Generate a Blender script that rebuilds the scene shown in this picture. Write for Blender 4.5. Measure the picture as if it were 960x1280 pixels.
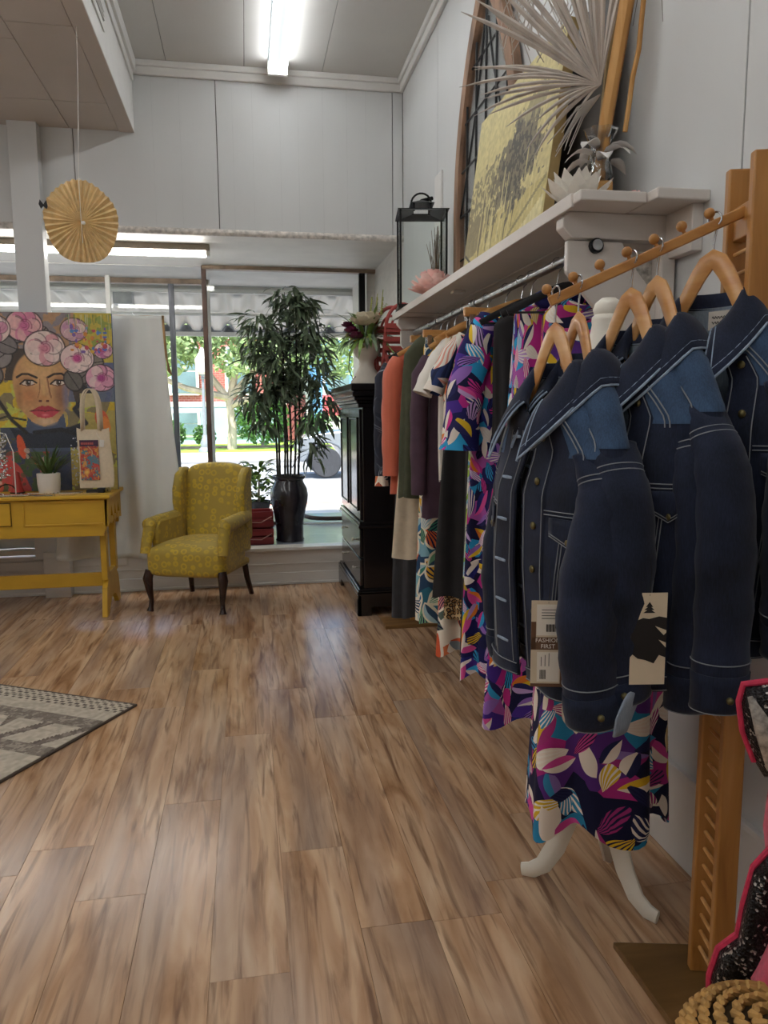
import bpy, math, random
import numpy as np
from math import sin, cos, pi, radians, sqrt, atan2
from mathutils import Vector, Matrix

SC = bpy.context.scene
COL = SC.collection
for o in list(bpy.data.objects):
    bpy.data.objects.remove(o)
random.seed(7)

# ------------------------------------------------------------------ camera
cam_data = bpy.data.cameras.new('camera')
cam_data.sensor_fit = 'VERTICAL'
cam_data.sensor_height = 32.0
cam_data.lens = 32.0 * 945 / 1280
cam_data.clip_start = 0.05
cam_data.clip_end = 300
cam = bpy.data.objects.new('camera', cam_data)
COL.objects.link(cam)
yaw, pitch, roll = radians(10.275), radians(-7.43), radians(-0.41)
fw = Vector((sin(yaw) * cos(pitch), cos(yaw) * cos(pitch), sin(pitch)))
rt = Vector((cos(yaw), -sin(yaw), 0))
up = rt.cross(fw)
rt2 = rt * cos(roll) + up * sin(roll)
up2 = up * cos(roll) - rt * sin(roll)
m = Matrix((rt2, up2, -fw)).transposed().to_4x4()
m.translation = (0, 0, 1.4)
cam.matrix_world = m
SC.camera = cam

# ------------------------------------------------------------------ world, sun, exposure
SC.view_settings.view_transform = 'Standard'
SC.view_settings.look = 'None'
SC.view_settings.exposure = 0.62
SC.view_settings.gamma = 1.0
SC.view_settings.use_curve_mapping = False
world = bpy.data.worlds.new('sky')
SC.world = world
world.use_nodes = True
wn = world.node_tree.nodes
sky = wn.new('ShaderNodeTexSky')
sky.sky_type = 'NISHITA'
sky.sun_disc = False
sky.sun_elevation = radians(62)
sky.sun_rotation = radians(180)
world.node_tree.links.new(sky.outputs[0], wn['Background'].inputs[0])
wn['Background'].inputs[1].default_value = 0.32
sun_l = bpy.data.lights.new('sun', 'SUN')
sun_l.energy = 7.5
sun_l.color = (1, .95, .86)
sun_l.angle = radians(0.6)
sun = bpy.data.objects.new('sun', sun_l)
COL.objects.link(sun)
sd = Vector((0.18, 0.52, -1.1)).normalized()
sun.rotation_euler = sd.to_track_quat('-Z', 'Y').to_euler()

LAMP = 10.5          # strength of the fluorescent tubes
# ------------------------------------------------------------------ material helpers
def srgb(c):
    if isinstance(c, str):
        c = [int(c[i:i + 2], 16) / 255 for i in (0, 2, 4)]
    return tuple((x / 12.92 if x <= .04045 else ((x + .055) / 1.055) ** 2.4) for x in c)

def newmat(name):
    mt = bpy.data.materials.new(name)
    mt.use_nodes = True
    nt = mt.node_tree
    return mt, nt, nt.nodes, nt.links, nt.nodes['Principled BSDF']

def N(nt, typ, **kw):
    n = nt.nodes.new(typ)
    for k, v in kw.items():
        if k == 'op': n.operation = v
        elif hasattr(n, k): setattr(n, k, v)
    return n

def math_n(nt, op, a, b=None, c=None):
    n = nt.nodes.new('ShaderNodeMath'); n.operation = op
    for i, v in enumerate((a, b, c)):
        if v is None: continue
        if isinstance(v, (int, float)): n.inputs[i].default_value = v
        else: nt.links.new(v, n.inputs[i])
    return n.outputs[0]

def mixc(nt, f, a, b):
    n = nt.nodes.new('ShaderNodeMix'); n.data_type = 'RGBA'
    for i, v in ((0, f), (6, a), (7, b)):
        if isinstance(v, (int, float)): n.inputs[i].default_value = v
        elif isinstance(v, (tuple, list)): n.inputs[i].default_value = (*v[:3], 1)
        else: nt.links.new(v, n.inputs[i])
    return n.outputs[2]

def ramp(nt, fac, stops, const=False):
    n = nt.nodes.new('ShaderNodeValToRGB')
    cr = n.color_ramp
    cr.interpolation = 'CONSTANT' if const else 'LINEAR'
    while len(cr.elements) < len(stops): cr.elements.new(0.5)
    for e, (p, c) in zip(cr.elements, stops):
        e.position = p; e.color = (*c[:3], 1)
    nt.links.new(fac, n.inputs[0])
    return n.outputs[0]

def coords(nt, kind='Object', scale=(1, 1, 1), rot=(0, 0, 0), rand=False):
    tc = nt.nodes.new('ShaderNodeTexCoord')
    out = tc.outputs[kind]
    if rand:
        oi = nt.nodes.new('ShaderNodeObjectInfo')
        v = nt.nodes.new('ShaderNodeVectorMath'); v.operation = 'MULTIPLY_ADD'
        nt.links.new(oi.outputs['Random'], v.inputs[0])
        v.inputs[1].default_value = (71, 53, 37)
        nt.links.new(out, v.inputs[2]); out = v.outputs[0]
    mp = nt.nodes.new('ShaderNodeMapping')
    mp.inputs['Scale'].default_value = scale
    mp.inputs['Rotation'].default_value = rot
    nt.links.new(out, mp.inputs[0])
    return mp.outputs[0]

def bump(nt, bsdf, h, strength=.3, dist=.002):
    b = nt.nodes.new('ShaderNodeBump')
    b.inputs['Strength'].default_value = strength
    b.inputs['Distance'].default_value = dist
    nt.links.new(h, b.inputs['Height'])
    nt.links.new(b.outputs[0], bsdf.inputs['Normal'])

def pm(name, col, rough=.5, var=.12, scale=12, metal=0, bmp=0, stretch=(1, 1, 1), spec=.5, detail=4, sheen=0, emit=0, rand=False, coat=0):
    mt, nt, nodes, links, b = newmat(name)
    col = srgb(col) if isinstance(col, str) else col
    v = coords(nt, 'Object', tuple(scale * s for s in stretch), rand=rand)
    n = N(nt, 'ShaderNodeTexNoise'); n.inputs['Scale'].default_value = 1; n.inputs['Detail'].default_value = detail
    links.new(v, n.inputs['Vector'])
    lo = tuple(max(0, c * (1 - var)) for c in col); hi = tuple(min(1, c * (1 + var)) for c in col)
    c = ramp(nt, n.outputs[0], [(.3, lo), (.7, hi)])
    links.new(c, b.inputs['Base Color'])
    b.inputs['Roughness'].default_value = rough
    b.inputs['Metallic'].default_value = metal
    b.inputs['Specular IOR Level'].default_value = spec
    if coat: b.inputs['Coat Weight'].default_value = coat; b.inputs['Coat Roughness'].default_value = .12
    if sheen: b.inputs['Sheen Weight'].default_value = sheen
    if emit:
        links.new(c, b.inputs['Emission Color']); b.inputs['Emission Strength'].default_value = emit
    if bmp: bump(nt, b, n.outputs[0], bmp, .003)
    return mt

def emis(name, col, s):
    mt, nt, nodes, links, b = newmat(name)
    b.inputs['Base Color'].default_value = (*col, 1)
    b.inputs['Emission Color'].default_value = (*col, 1)
    b.inputs['Emission Strength'].default_value = s
    return mt

def glassm(name, tint=(1, 1, 1), mx=1.0, rough=0.0):
    mt, nt, nodes, links, b = newmat(name)
    t = N(nt, 'ShaderNodeBsdfTransparent'); t.inputs[0].default_value = (*tint, 1)
    g = N(nt, 'ShaderNodeBsdfGlossy'); g.inputs['Roughness'].default_value = rough
    lw = N(nt, 'ShaderNodeFresnel'); lw.inputs[0].default_value = 1.45
    f = math_n(nt, 'MULTIPLY', lw.outputs[0], mx)
    mx_ = N(nt, 'ShaderNodeMixShader')
    links.new(f, mx_.inputs[0]); links.new(t.outputs[0], mx_.inputs[1]); links.new(g.outputs[0], mx_.inputs[2])
    links.new(mx_.outputs[0], nodes['Material Output'].inputs[0])
    return mt

def woodm(name, dark, mid, light, axis=0, rough=.4, scale=1.0, rand=True, spec=.5, streak=1.0, dmg=0):
    """grain runs along the given local axis"""
    mt, nt, nodes, links, b = newmat(name)
    st = [9 * scale] * 3; st[axis] = .9 * scale
    v = coords(nt, 'Object', tuple(st), rand=rand)
    n1 = N(nt, 'ShaderNodeTexNoise'); n1.inputs['Scale'].default_value = 1.6; n1.inputs['Detail'].default_value = 5; n1.inputs['Distortion'].default_value = .9 * streak
    links.new(v, n1.inputs['Vector'])
    c1 = ramp(nt, n1.outputs[0], [(.3, srgb(dark)), (.48, srgb(mid)), (.72, srgb(light))])
    st2 = [70 * scale] * 3; st2[axis] = 3 * scale
    v2 = coords(nt, 'Object', tuple(st2), rand=rand)
    n2 = N(nt, 'ShaderNodeTexNoise'); n2.inputs['Scale'].default_value = 1; n2.inputs['Detail'].default_value = 3
    links.new(v2, n2.inputs['Vector'])
    f = math_n(nt, 'MULTIPLY', n2.outputs[0], .35)
    c = mixc(nt, f, c1, srgb(dark))
    links.new(c, b.inputs['Base Color'])
    b.inputs['Roughness'].default_value = rough
    b.inputs['Specular IOR Level'].default_value = spec
    bump(nt, b, n2.outputs[0], .12, .001)
    return mt

def attrm(name, attr='Col', rough=.7, spec=.3):
    mt, nt, nodes, links, b = newmat(name)
    a = N(nt, 'ShaderNodeVertexColor'); a.layer_name = attr
    n = N(nt, 'ShaderNodeTexNoise'); n.inputs['Scale'].default_value = 160
    links.new(coords(nt), n.inputs['Vector'])
    links.new(mixc(nt, math_n(nt, 'MULTIPLY', n.outputs[0], .12), a.outputs[0], (.5, .5, .5)), b.inputs['Base Color'])
    b.inputs['Roughness'].default_value = rough
    b.inputs['Specular IOR Level'].default_value = spec
    return mt

# ------------------------------------------------------------------ mesh helpers
def _basis(d):
    d = d.normalized()
    a = Vector((0, 0, 1)) if abs(d.z) < .9 else Vector((1, 0, 0))
    x = d.cross(a).normalized(); y = x.cross(d).normalized()
    return x, y

class MB:
    def __init__(s):
        s.v = []; s.f = []; s.uv = {}
    def add(s, vs, fs, uvs=None):
        b = len(s.v)
        s.v += [tuple(p) for p in vs]
        for i, f in enumerate(fs):
            if uvs: s.uv[len(s.f)] = uvs[i]
            s.f.append([b + k for k in f])
        return s
    def box(s, a, b, mtx=None):
        (x0, y0, z0), (x1, y1, z1) = a, b
        vs = [Vector(p) for p in ((x0, y0, z0), (x1, y0, z0), (x1, y1, z0), (x0, y1, z0), (x0, y0, z1), (x1, y0, z1), (x1, y1, z1), (x0, y1, z1))]
        if mtx is not None: vs = [mtx @ p for p in vs]
        return s.add(vs, [(3, 2, 1, 0), (4, 5, 6, 7), (0, 1, 5, 4), (1, 2, 6, 5), (2, 3, 7, 6), (3, 0, 4, 7)])
    def bar(s, p, q, w, t, upv=(0, 0, 1)):
        """rectangular bar from p to q: w across, t along upv"""
        p, q = Vector(p), Vector(q); d = (q - p).normalized(); u = Vector(upv)
        x = d.cross(u)
        if x.length < 1e-4: x = d.cross(Vector((0, 1, 0)))
        x.normalize(); u = x.cross(d).normalized()
        vs = []
        for e in (p, q):
            for a, b in ((-1, -1), (1, -1), (1, 1), (-1, 1)):
                vs.append(e + x * a * w / 2 + u * b * t / 2)
        return s.add(vs, [(3, 2, 1, 0), (4, 5, 6, 7), (0, 1, 5, 4), (1, 2, 6, 5), (2, 3, 7, 6), (3, 0, 4, 7)])
    def tube(s, pts, r, n=8, cap=True, flat=1.0, ref=None, uvs=1.0):
        """r: number or list (or list of (rx, ry)); swept with parallel transport"""
        P = [Vector(p) for p in pts]
        R = r if isinstance(r, (list, tuple)) else [r] * len(P)
        t0 = (P[1] - P[0])
        if ref is not None:
            x = Vector(ref); x = (x - t0.normalized() * x.dot(t0.normalized())).normalized(); y = t0.normalized().cross(x)
        else: x, y = _basis(t0)
        vs = []; ln = 0; L = []
        for i, p in enumerate(P):
            t = (P[min(i + 1, len(P) - 1)] - P[max(i - 1, 0)]).normalized()
            x = (x - t * x.dot(t)).normalized(); y = t.cross(x)
            if i: ln += (p - P[i - 1]).length
            L.append(ln)
            ri = R[i]
            rx, ry = ri if isinstance(ri, (list, tuple)) else (ri, ri * flat)
            for k in range(n):
                a = 2 * pi * k / n
                vs.append(p + x * rx * cos(a) + y * ry * sin(a))
        fs = []; uu = []
        r0 = R[0] if not isinstance(R[0], (list, tuple)) else R[0][0]
        cir = 2 * pi * max(r0, 1e-4)
        for i in range(len(P) - 1):
            for k in range(n):
                fs.append((i * n + k, i * n + (k + 1) % n, (i + 1) * n + (k + 1) % n, (i + 1) * n + k))
                uu.append(((k / n * cir, L[i]), ((k + 1) / n * cir, L[i]), ((k + 1) / n * cir, L[i + 1]), (k / n * cir, L[i + 1])))
        if cap:
            fs.append(list(range(n - 1, -1, -1))); uu.append([(0, 0)] * n)
            fs.append([(len(P) - 1) * n + k for k in range(n)]); uu.append([(0, 0)] * n)
        return s.add(vs, fs, uu)
    def lathe(s, prof, n=24, c=(0, 0, 0), mod=None, cap=True):
        vs = []
        for i, (r, z) in enumerate(prof):
            for k in range(n):
                a = 2 * pi * k / n
                rr = r * (mod(a, z) if mod else 1)
                vs.append((c[0] + rr * cos(a), c[1] + rr * sin(a), c[2] + z))
        fs = [(i * n + k, i * n + (k + 1) % n, (i + 1) * n + (k + 1) % n, (i + 1) * n + k) for i in range(len(prof) - 1) for k in range(n)]
        if cap:
            fs.append(list(range(n - 1, -1, -1))); fs.append([(len(prof) - 1) * n + k for k in range(n)])
        return s.add(vs, fs)
    def prism(s, poly, h0, h1, fn):
        """poly: 2D points; fn(u, v, h) -> 3D"""
        n = len(poly)
        vs = [fn(u, v, h0) for u, v in poly] + [fn(u, v, h1) for u, v in poly]
        fs = [list(range(n))[::-1], [n + k for k in range(n)]] + [(k, (k + 1) % n, n + (k + 1) % n, n + k) for k in range(n)]
        return s.add(vs, fs)
    def grid(s, fn, nu, nv, cu=False, uv=None):
        """fn(i/nu, j/nv)->3D; cu: closed in u"""
        w = nu if cu else nu + 1
        vs = [fn(i / nu, j / nv) for j in range(nv + 1) for i in range(w)]
        fs = []; uu = []
        for j in range(nv):
            for i in range(nu):
                fs.append((j * w + i, j * w + (i + 1) % w, (j + 1) * w + (i + 1) % w, (j + 1) * w + i))
                if uv: uu.append([uv(a / nu, b / nv) for a, b in ((i, j), (i + 1, j), (i + 1, j + 1), (i, j + 1))])
        return s.add(vs, fs, uu if uv else None)
    def ball(s, c, r, n=10, m=7, sc=(1, 1, 1)):
        c = Vector(c)
        return s.grid(lambda u, v: c + Vector((sc[0] * r * cos(2 * pi * u) * sin(pi * (.002 + .996 * v)), -sc[1] * r * sin(2 * pi * u) * sin(pi * (.002 + .996 * v)), sc[2] * r * cos(pi * v))), n, m, True)
    def xf(s, mtx):
        s.v = [tuple(mtx @ Vector(p)) for p in s.v]; return s

def T(x=0, y=0, z=0): return Matrix.Translation((x, y, z))
def RZ(a): return Matrix.Rotation(a, 4, 'Z')
def RX(a): return Matrix.Rotation(a, 4, 'X')
def RY(a): return Matrix.Rotation(a, 4, 'Y')

def mesh_from(name, mb, mat, smooth=True, ang=40, recalc=False):
    me = bpy.data.meshes.new(name)
    me.from_pydata(mb.v, [], mb.f)
    if mb.uv:
        ul = me.uv_layers.new(name='UVMap')
        data = np.zeros((len(me.loops), 2), np.float32)
        li = 0
        for i, f in enumerate(mb.f):
            u = mb.uv.get(i)
            if u:
                for k in range(len(f)): data[li + k] = u[k]
            li += len(f)
        ul.data.foreach_set('uv', data.ravel())
    if recalc:
        import bmesh
        bm = bmesh.new(); bm.from_mesh(me); bmesh.ops.recalc_face_normals(bm, faces=bm.faces[:]); bm.to_mesh(me); bm.free()
    if mat is not None: me.materials.append(mat)
    if smooth:
        me.polygons.foreach_set('use_smooth', [True] * len(me.polygons))
        me.set_sharp_from_angle(angle=radians(ang))
    me.update()
    return me

def obj(name, mb, mat, parent=None, bevel=0, smooth=True, ang=40, solid=0, sub=0, loc=None, recalc=False):
    me = mb if isinstance(mb, bpy.types.Mesh) else mesh_from(name, mb, mat, smooth, ang, recalc)
    o = bpy.data.objects.new(name, me); COL.objects.link(o)
    if parent is not None: o.parent = parent
    if loc is not None: o.location = loc
    if sub:
        md = o.modifiers.new('s', 'SUBSURF'); md.levels = sub; md.render_levels = sub
    if solid:
        md = o.modifiers.new('t', 'SOLIDIFY'); md.thickness = solid; md.offset = 0
    if bevel:
        md = o.modifiers.new('b', 'BEVEL'); md.width = bevel; md.segments = 2; md.limit_method = 'ANGLE'; md.angle_limit = radians(40)
    return o

def tag(o, label=None, cat=None, group=None, kind=None):
    if label: o['label'] = label
    if cat: o['category'] = cat
    if group: o['group'] = group
    if kind: o['kind'] = kind
    return o

def thing(name, label, cat, loc=(0, 0, 0), rz=0, group=None):
    o = bpy.data.objects.new(name, None); COL.objects.link(o)
    o.empty_display_size = .05
    o.location = loc; o.rotation_euler = (0, 0, rz)
    return tag(o, label, cat, group)

def dup(root, loc, rz, label, group=None, rot=None):
    r = root.copy(); COL.objects.link(r); r.location = loc
    r.rotation_euler = rot if rot else (0, 0, rz)
    tag(r, label, None, group)
    for ch in list(root.children):
        c = ch.copy(); COL.objects.link(c); c.parent = r
        for g in list(ch.children):
            d = g.copy(); COL.objects.link(d); d.parent = c
    return r

def struct(name, mb, mat, bevel=0, parent=None, smooth=False):
    o = obj(name, mb, mat, parent, bevel, smooth)
    if parent is None: o['kind'] = 'structure'
    return o

def lerp(a, b, t): return a + (b - a) * t
def interp(t, xs, ys): return float(np.interp(t, xs, ys))

# ------------------------------------------------------------------ common materials
M = {}
M['wall'] = pm('white_painted_panel', 'cbcbc9', .45, .03, 3, stretch=(1, 1, .3))
M['ceil'] = pm('white_ceiling_panel', 'cbc8c3', .6, .03, 2)
M['trim'] = pm('white_gloss_trim', 'd9d6d1', .35, .04, 6)
M['knee'] = pm('worn_white_boards', 'd6d1ca', .45, .06, 8, stretch=(.4, 1, 3))
M['oldtrim'] = pm('chipped_trim', 'cdc6bd', .6, .32, 30, bmp=.4)
M['gap'] = pm('dark_joint', '6f6b66', .9)
M['iron'] = pm('black_iron', '1d1c1c', .45, .2, 20, metal=.6)
M['chrome'] = pm('chrome', 'c4c4c6', .22, .08, 30, metal=1)
M['pipe'] = pm('galvanised_pipe', 'a9aaac', .35, .2, 40, metal=1)
M['white'] = pm('white_plastic', 'e8e4dc', .4, .03)
M['rust'] = pm('rusty_brown_steel', '4b3226', .55, .45, 25, stretch=(1, 1, .3))
M['oak'] = woodm('honey_oak', '8f5c28', 'b07a3c', 'c48e52', 2, .35, 1.2)
M['oakx'] = woodm('honey_oak_across', '96622c', 'b88042', 'cc9858', 0, .35, 1.2)
M['black'] = pm('black_plastic', '121113', .5, .1)
M['velvet'] = pm('black_velvet', '0e0d0f', .85, .2, 40, sheen=.3)
# ================================================================== THE ROOM
CEIL = 4.0; XR = 1.30; YB = 6.21; XL = -4.6; YF = -2.6; SOF = 2.80; YG = 7.60; YG2 = 8.35

# ---- floor: sub-floor slab and one plank at a time
mt, nt, nodes, links, b = newmat('vinyl_plank_walnut')
v = coords(nt, 'Object', (7, 1.25, 1), rand=True)
n1 = N(nt, 'ShaderNodeTexNoise'); n1.inputs['Scale'].default_value = 1.5; n1.inputs['Detail'].default_value = 5; n1.inputs['Distortion'].default_value = .7
links.new(v, n1.inputs['Vector'])
c1 = ramp(nt, n1.outputs[0], [(.24, srgb('8b6546')), (.38, srgb('b38964')), (.54, srgb('cca682')), (.72, srgb('dbba98'))])
v2 = coords(nt, 'Object', (38, 2.6, 1), rand=True)
n2 = N(nt, 'ShaderNodeTexNoise'); n2.inputs['Scale'].default_value = 1; n2.inputs['Detail'].default_value = 6; n2.inputs['Distortion'].default_value = .8
links.new(v2, n2.inputs['Vector'])
streak = ramp(nt, n2.outputs[0], [(.50, (0, 0, 0)), (.72, (.85, .85, .85))])
c2 = mixc(nt, streak, c1, srgb('6d4c36'))
v3 = coords(nt, 'Object', (5, .5, 1), rand=True)
n3 = N(nt, 'ShaderNodeTexNoise'); n3.inputs['Scale'].default_value = 1; n3.inputs['Detail'].default_value = 2
links.new(v3, n3.inputs['Vector'])
gr = ramp(nt, n3.outputs[0], [(.48, (0, 0, 0)), (.7, (.6, .6, .6))])
c3 = mixc(nt, gr, c2, srgb('9a8577'))
wv = N(nt, 'ShaderNodeTexWave'); wv.bands_direction = 'X'; wv.inputs['Scale'].default_value = 1.1; wv.inputs['Distortion'].default_value = 9; wv.inputs['Detail'].default_value = 3; wv.inputs['Detail Scale'].default_value = .8
links.new(v, wv.inputs['Vector'])
c3 = mixc(nt, math_n(nt, 'MULTIPLY', wv.outputs[1], .12), c3, srgb('7d5638'))
oi = N(nt, 'ShaderNodeObjectInfo')
hsv = N(nt, 'ShaderNodeHueSaturation')
links.new(c3, hsv.inputs['Color'])
links.new(math_n(nt, 'MULTIPLY_ADD', oi.outputs['Random'], .15, .93), hsv.inputs['Value'])
links.new(hsv.outputs[0], b.inputs['Base Color'])
b.inputs['Roughness'].default_value = .23
b.inputs['Specular IOR Level'].default_value = .45
bump(nt, b, n2.outputs[0], .05, .001)
M['plank'] = mt

floor = struct('floor', MB().box((XL, YF, -.15), (XR + .1, YB + .05, -.006)), M['plank'])
offs = {}
known = {-.53: 2.16, -.33: 2.68, -.13: 1.763, .07: 2.295, .27: 3.36, .47: 1.88}
rp = random.Random(3)
pcache = {}
x = -2.53
while x < XR - .01:
    xk = round(x, 2); y0 = known.get(xk, rp.uniform(0, 1.47)); y0 -= 1.47 * math.ceil((y0 - .2) / 1.47)
    wd = min(.2, XR - x)
    y = y0
    while y < YB:
        a = max(y, 0.2); e = min(y + 1.47, YB)
        if e - a > .03:
            key = (round(e - a, 3), round(wd, 3))
            if key not in pcache:
                pcache[key] = mesh_from('plank', MB().box((-key[1] / 2 + .0007, -key[0] / 2 + .0007, -.006), (key[1] / 2 - .0007, key[0] / 2 - .0007, 0)), M['plank'], False)
            o = obj('plank', pcache[key], None, floor, loc=(x + wd / 2, (a + e) / 2, rp.uniform(0, .0004)))
        y += 1.47
    x += .2

# ---- right wall: painted panels with narrow grooves
wr = struct('wall_right', MB().box((XR + .012, YF, -.15), (XR + .15, 9.0, CEIL + .1)), M['gap'])
ys = [YF, -1.2, -.1, .95, 1.88, 2.95, 4.02, 5.1, YB]
for a, e in zip(ys, ys[1:]):
    obj('wall_panel', MB().box((0, a + .003, 0), (.014, e - .003, CEIL)), M['wall'], wr, loc=(XR, 0, 0), smooth=False, bevel=.002)
obj('wall_panel', MB().box((0, YB, .3), (.014, YG, SOF)), M['knee'], wr, loc=(XR, 0, 0), smooth=False)
struct('baseboard_right', MB().box((XR - .014, YF, 0), (XR, 5.0, .30)).box((XR - .02, YF, .285), (XR, 5.0, .305)), M['trim'], .003)

# ---- back wall above the display window
wb = struct('wall_back', MB().box((XL, YB + .012, SOF), (XR + .012, YB + .12, CEIL + .1)), M['gap'])
xs = [XL, -3.0, -2.0, -1.19, -.15, 1.215, XR]
for a, e in zip(xs, xs[1:]):
    obj('wall_panel', MB().box((a + .003, 0, SOF), (e - .003, .014, CEIL)), M['wall'], wb, loc=(0, YB, 0), smooth=False, bevel=.002)
rg = random.Random(5)
gro = MB()
for gx in (-.62, -.42, -.03, .12, .33, .47, .66, .85, 1.0):
    gro.box((gx, YB - .0012, SOF + .02), (gx + .002, YB + .001, 3.9))
og = obj('panel_groove', gro, pm('groove', 'c0c0be', .6), wb, smooth=False); og['kind'] = 'stuff'
struct('trim_1', MB().box((-.75, YB - .03, 3.90), (XR, YB, CEIL)).box((-.75, YB - .05, 3.955), (XR, YB, CEIL)), M['trim'], .008)
struct('trim_2', MB().box((XR - .03, YF, 3.90), (XR, YB - .03, CEIL)).box((XR - .05, YF, 3.955), (XR, YB - .03, CEIL)), M['trim'], .008)
# rough lower edge of that wall
def edge(u, v):
    return (lerp(XL, XR, u), YB - .006 - .014 * sin(pi * v) - .004 * rg.random(), SOF - .03 + .05 * v)
struct('trim_3', MB().grid(edge, 160, 4), M['oldtrim'], smooth=True)

# ---- ceiling in panels, lower ceiling on the left
ce = struct('ceiling', MB().box((-.75, YF, CEIL + .012), (XR + .02, YB + .1, CEIL + .12)), M['gap'])
cx = [-.75, .05 - .6, .18, .72, XR]
cx = [-.75, -.50, .07, .66, XR]
for i, (a, e) in enumerate(zip(cx, cx[1:])):
    yy = [YF, 0.3, 2.7, 5.1 - .4 * (i % 2), YB]
    for c, d in zip(yy, yy[1:]):
        obj('ceiling_panel', MB().box((a + .002, c + .002, 0), (e - .002, d - .002, .014)), M['ceil'], ce, loc=(0, 0, CEIL), smooth=False, bevel=.002)
lc = struct('ceiling_lower', MB().box((XL, YF, 3.512), (-.765, YB + .01, 3.62)), M['gap'])
M['ceil2'] = pm('lower_ceiling_panel', 'c3b9b0', .6, .04, 2)
lx = [XL, -2.6, -1.9, -1.21, -.86]
for i, (a, e) in enumerate(zip(lx, lx[1:])):
    yy = [YF, 1.1, 2.35, 3.6 - .35 * (i % 2), 4.85 - .2 * (i % 2), 5.7, YB]
    for c, d in zip(yy, yy[1:]):
        obj('ceiling_panel', MB().box((a + .002, c + .002, 0), (e - .002, d - .002, .012)), M['ceil2'], lc, loc=(0, 0, 3.50), smooth=False, bevel=.002)
obj('edge_board', MB().box((-.858, YF, 0), (-.752, YB, .012)), M['ceil2'], lc, loc=(0, 0, 3.494), smooth=False, bevel=.003)
struct('wall_bulkhead', MB().box((-.765, YF, 3.498), (-.75, YB, CEIL + .1)).box((-.75, YF, 3.84), (-.735, YB - .05, 3.9)).box((-.75, YF, 3.9), (-.715, YB - .05, CEIL)), M['trim'], .004)
vt = thing('wall_vent', 'long slotted white grille on the ceiling step at upper left', 'vent', (-.748, 4.55, 3.70))
obj('vent_frame', MB().box((0, -.42, -.075), (.008, .42, .075)), M['trim'], vt, .002)
obj('vent_opening', MB().box((.0075, -.38, -.035), (.0095, .38, .035)), pm('vent_dark', '77756f', .8), vt)
for k in range(3):
    obj('vent_slat', MB().box((.009, -.38, -.03 + .023 * k), (.016, .38, -.022 + .023 * k)), M['trim'], vt)

# ---- walls nobody sees, closing the shop
struct('wall_left', MB().box((XL - .1, YF, -.15), (XL, 9, CEIL)), M['wall'])
struct('wall_front', MB().box((XL, YF - .1, -.15), (XR, YF, CEIL)), M['wall'])
struct('roof', MB().box((XL - .2, YF - .2, CEIL + .14), (XR + .3, YB + .2, CEIL + .3)).box((XL - .2, YB + .1, 3.22), (XR + 6, 8.72, 3.32)), M['gap'])
struct('wall_upper_front', MB().box((XL - .2, 8.42, SOF + .06), (XR + 6, 8.72, 3.3)), M['knee'])
struct('wall_upper_side', MB().box((XL - .2, YB + .12, SOF + .06), (XL, 8.7, 3.25)).box((XR + .15, YB - .1, SOF + .06), (XR + .3, 8.7, 3.25)), M['knee'])

# ---- column at the left
cl = struct('column', MB().box((-1.62, YB - .10, .3), (-1.42, YB + .02, 3.505)), M['wall'], .004)
struct('column_base', MB().box((-1.56, YB - .12, 0), (-1.37, YB - .0, .36)), M['knee'], .004)

# ---- knee wall with its sill, display platform
kw = struct('wall_knee', MB().box((XL, YB, -.15), (XR, YB + .1, .285)), M['knee'])
obj('sill_cap', MB().box((XL, YB - .035, .285), (XR, YB + .12, .312)), M['trim'], kw, .005, False)
obj('board', MB().box((XL, YB - .010, .165), (XR, YB, .175)), M['knee'], kw, .003, False)
obj('board', MB().box((XL, YB - .016, .20), (-1.42, YB, .27)), M['knee'], kw, .003, False)
obj('board', MB().box((-1.37, YB - .016, .215), (-.96, YB, .282)), M['knee'], kw, .003, False)
obj('board', MB().box((-2.6, YB - .05, .33), (-1.62, YB + .05, .37)), M['knee'], kw, .004, False)
struct('baseboard_back', MB().box((XL, YB - .018, 0), (XR, YB, .10)).box((XL, YB - .03, 0), (XR, YB, .022)), M['trim'], .004)
M['bayfloor'] = pm('glossy_grey_platform', 'b9c3cf', .16, .08, 5)
bay = struct('floor_display', MB().box((XL, YB + .1, .0), (XR, YG2 + .1, .29)), M['bayfloor'])
obj('floor_board', MB().box((-3.6, YB + .12, .29), (XR, 6.86, .30)), M['bayfloor'], bay, .003, False)
obj('floor_board', MB().box((-3.6, 6.866, .29), (XR, 7.5, .30)), M['bayfloor'], bay, .003, False)
# display ceiling
struct('ceiling_display', MB().box((XL, YB + .02, SOF), (XR, 8.45, SOF + .06)), pm('display_ceiling', 'd8d2c8', .5, .05, 5))
struct('trim_4', MB().box((-.36, YG - .05, SOF - .035), (XR, YG + .04, SOF)).box((XL, YG2 - .04, SOF - .055), (-.34, YG2 + .04, SOF)), pm('brown_header', '8d7865', .5, .3, 12), .004)

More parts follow.
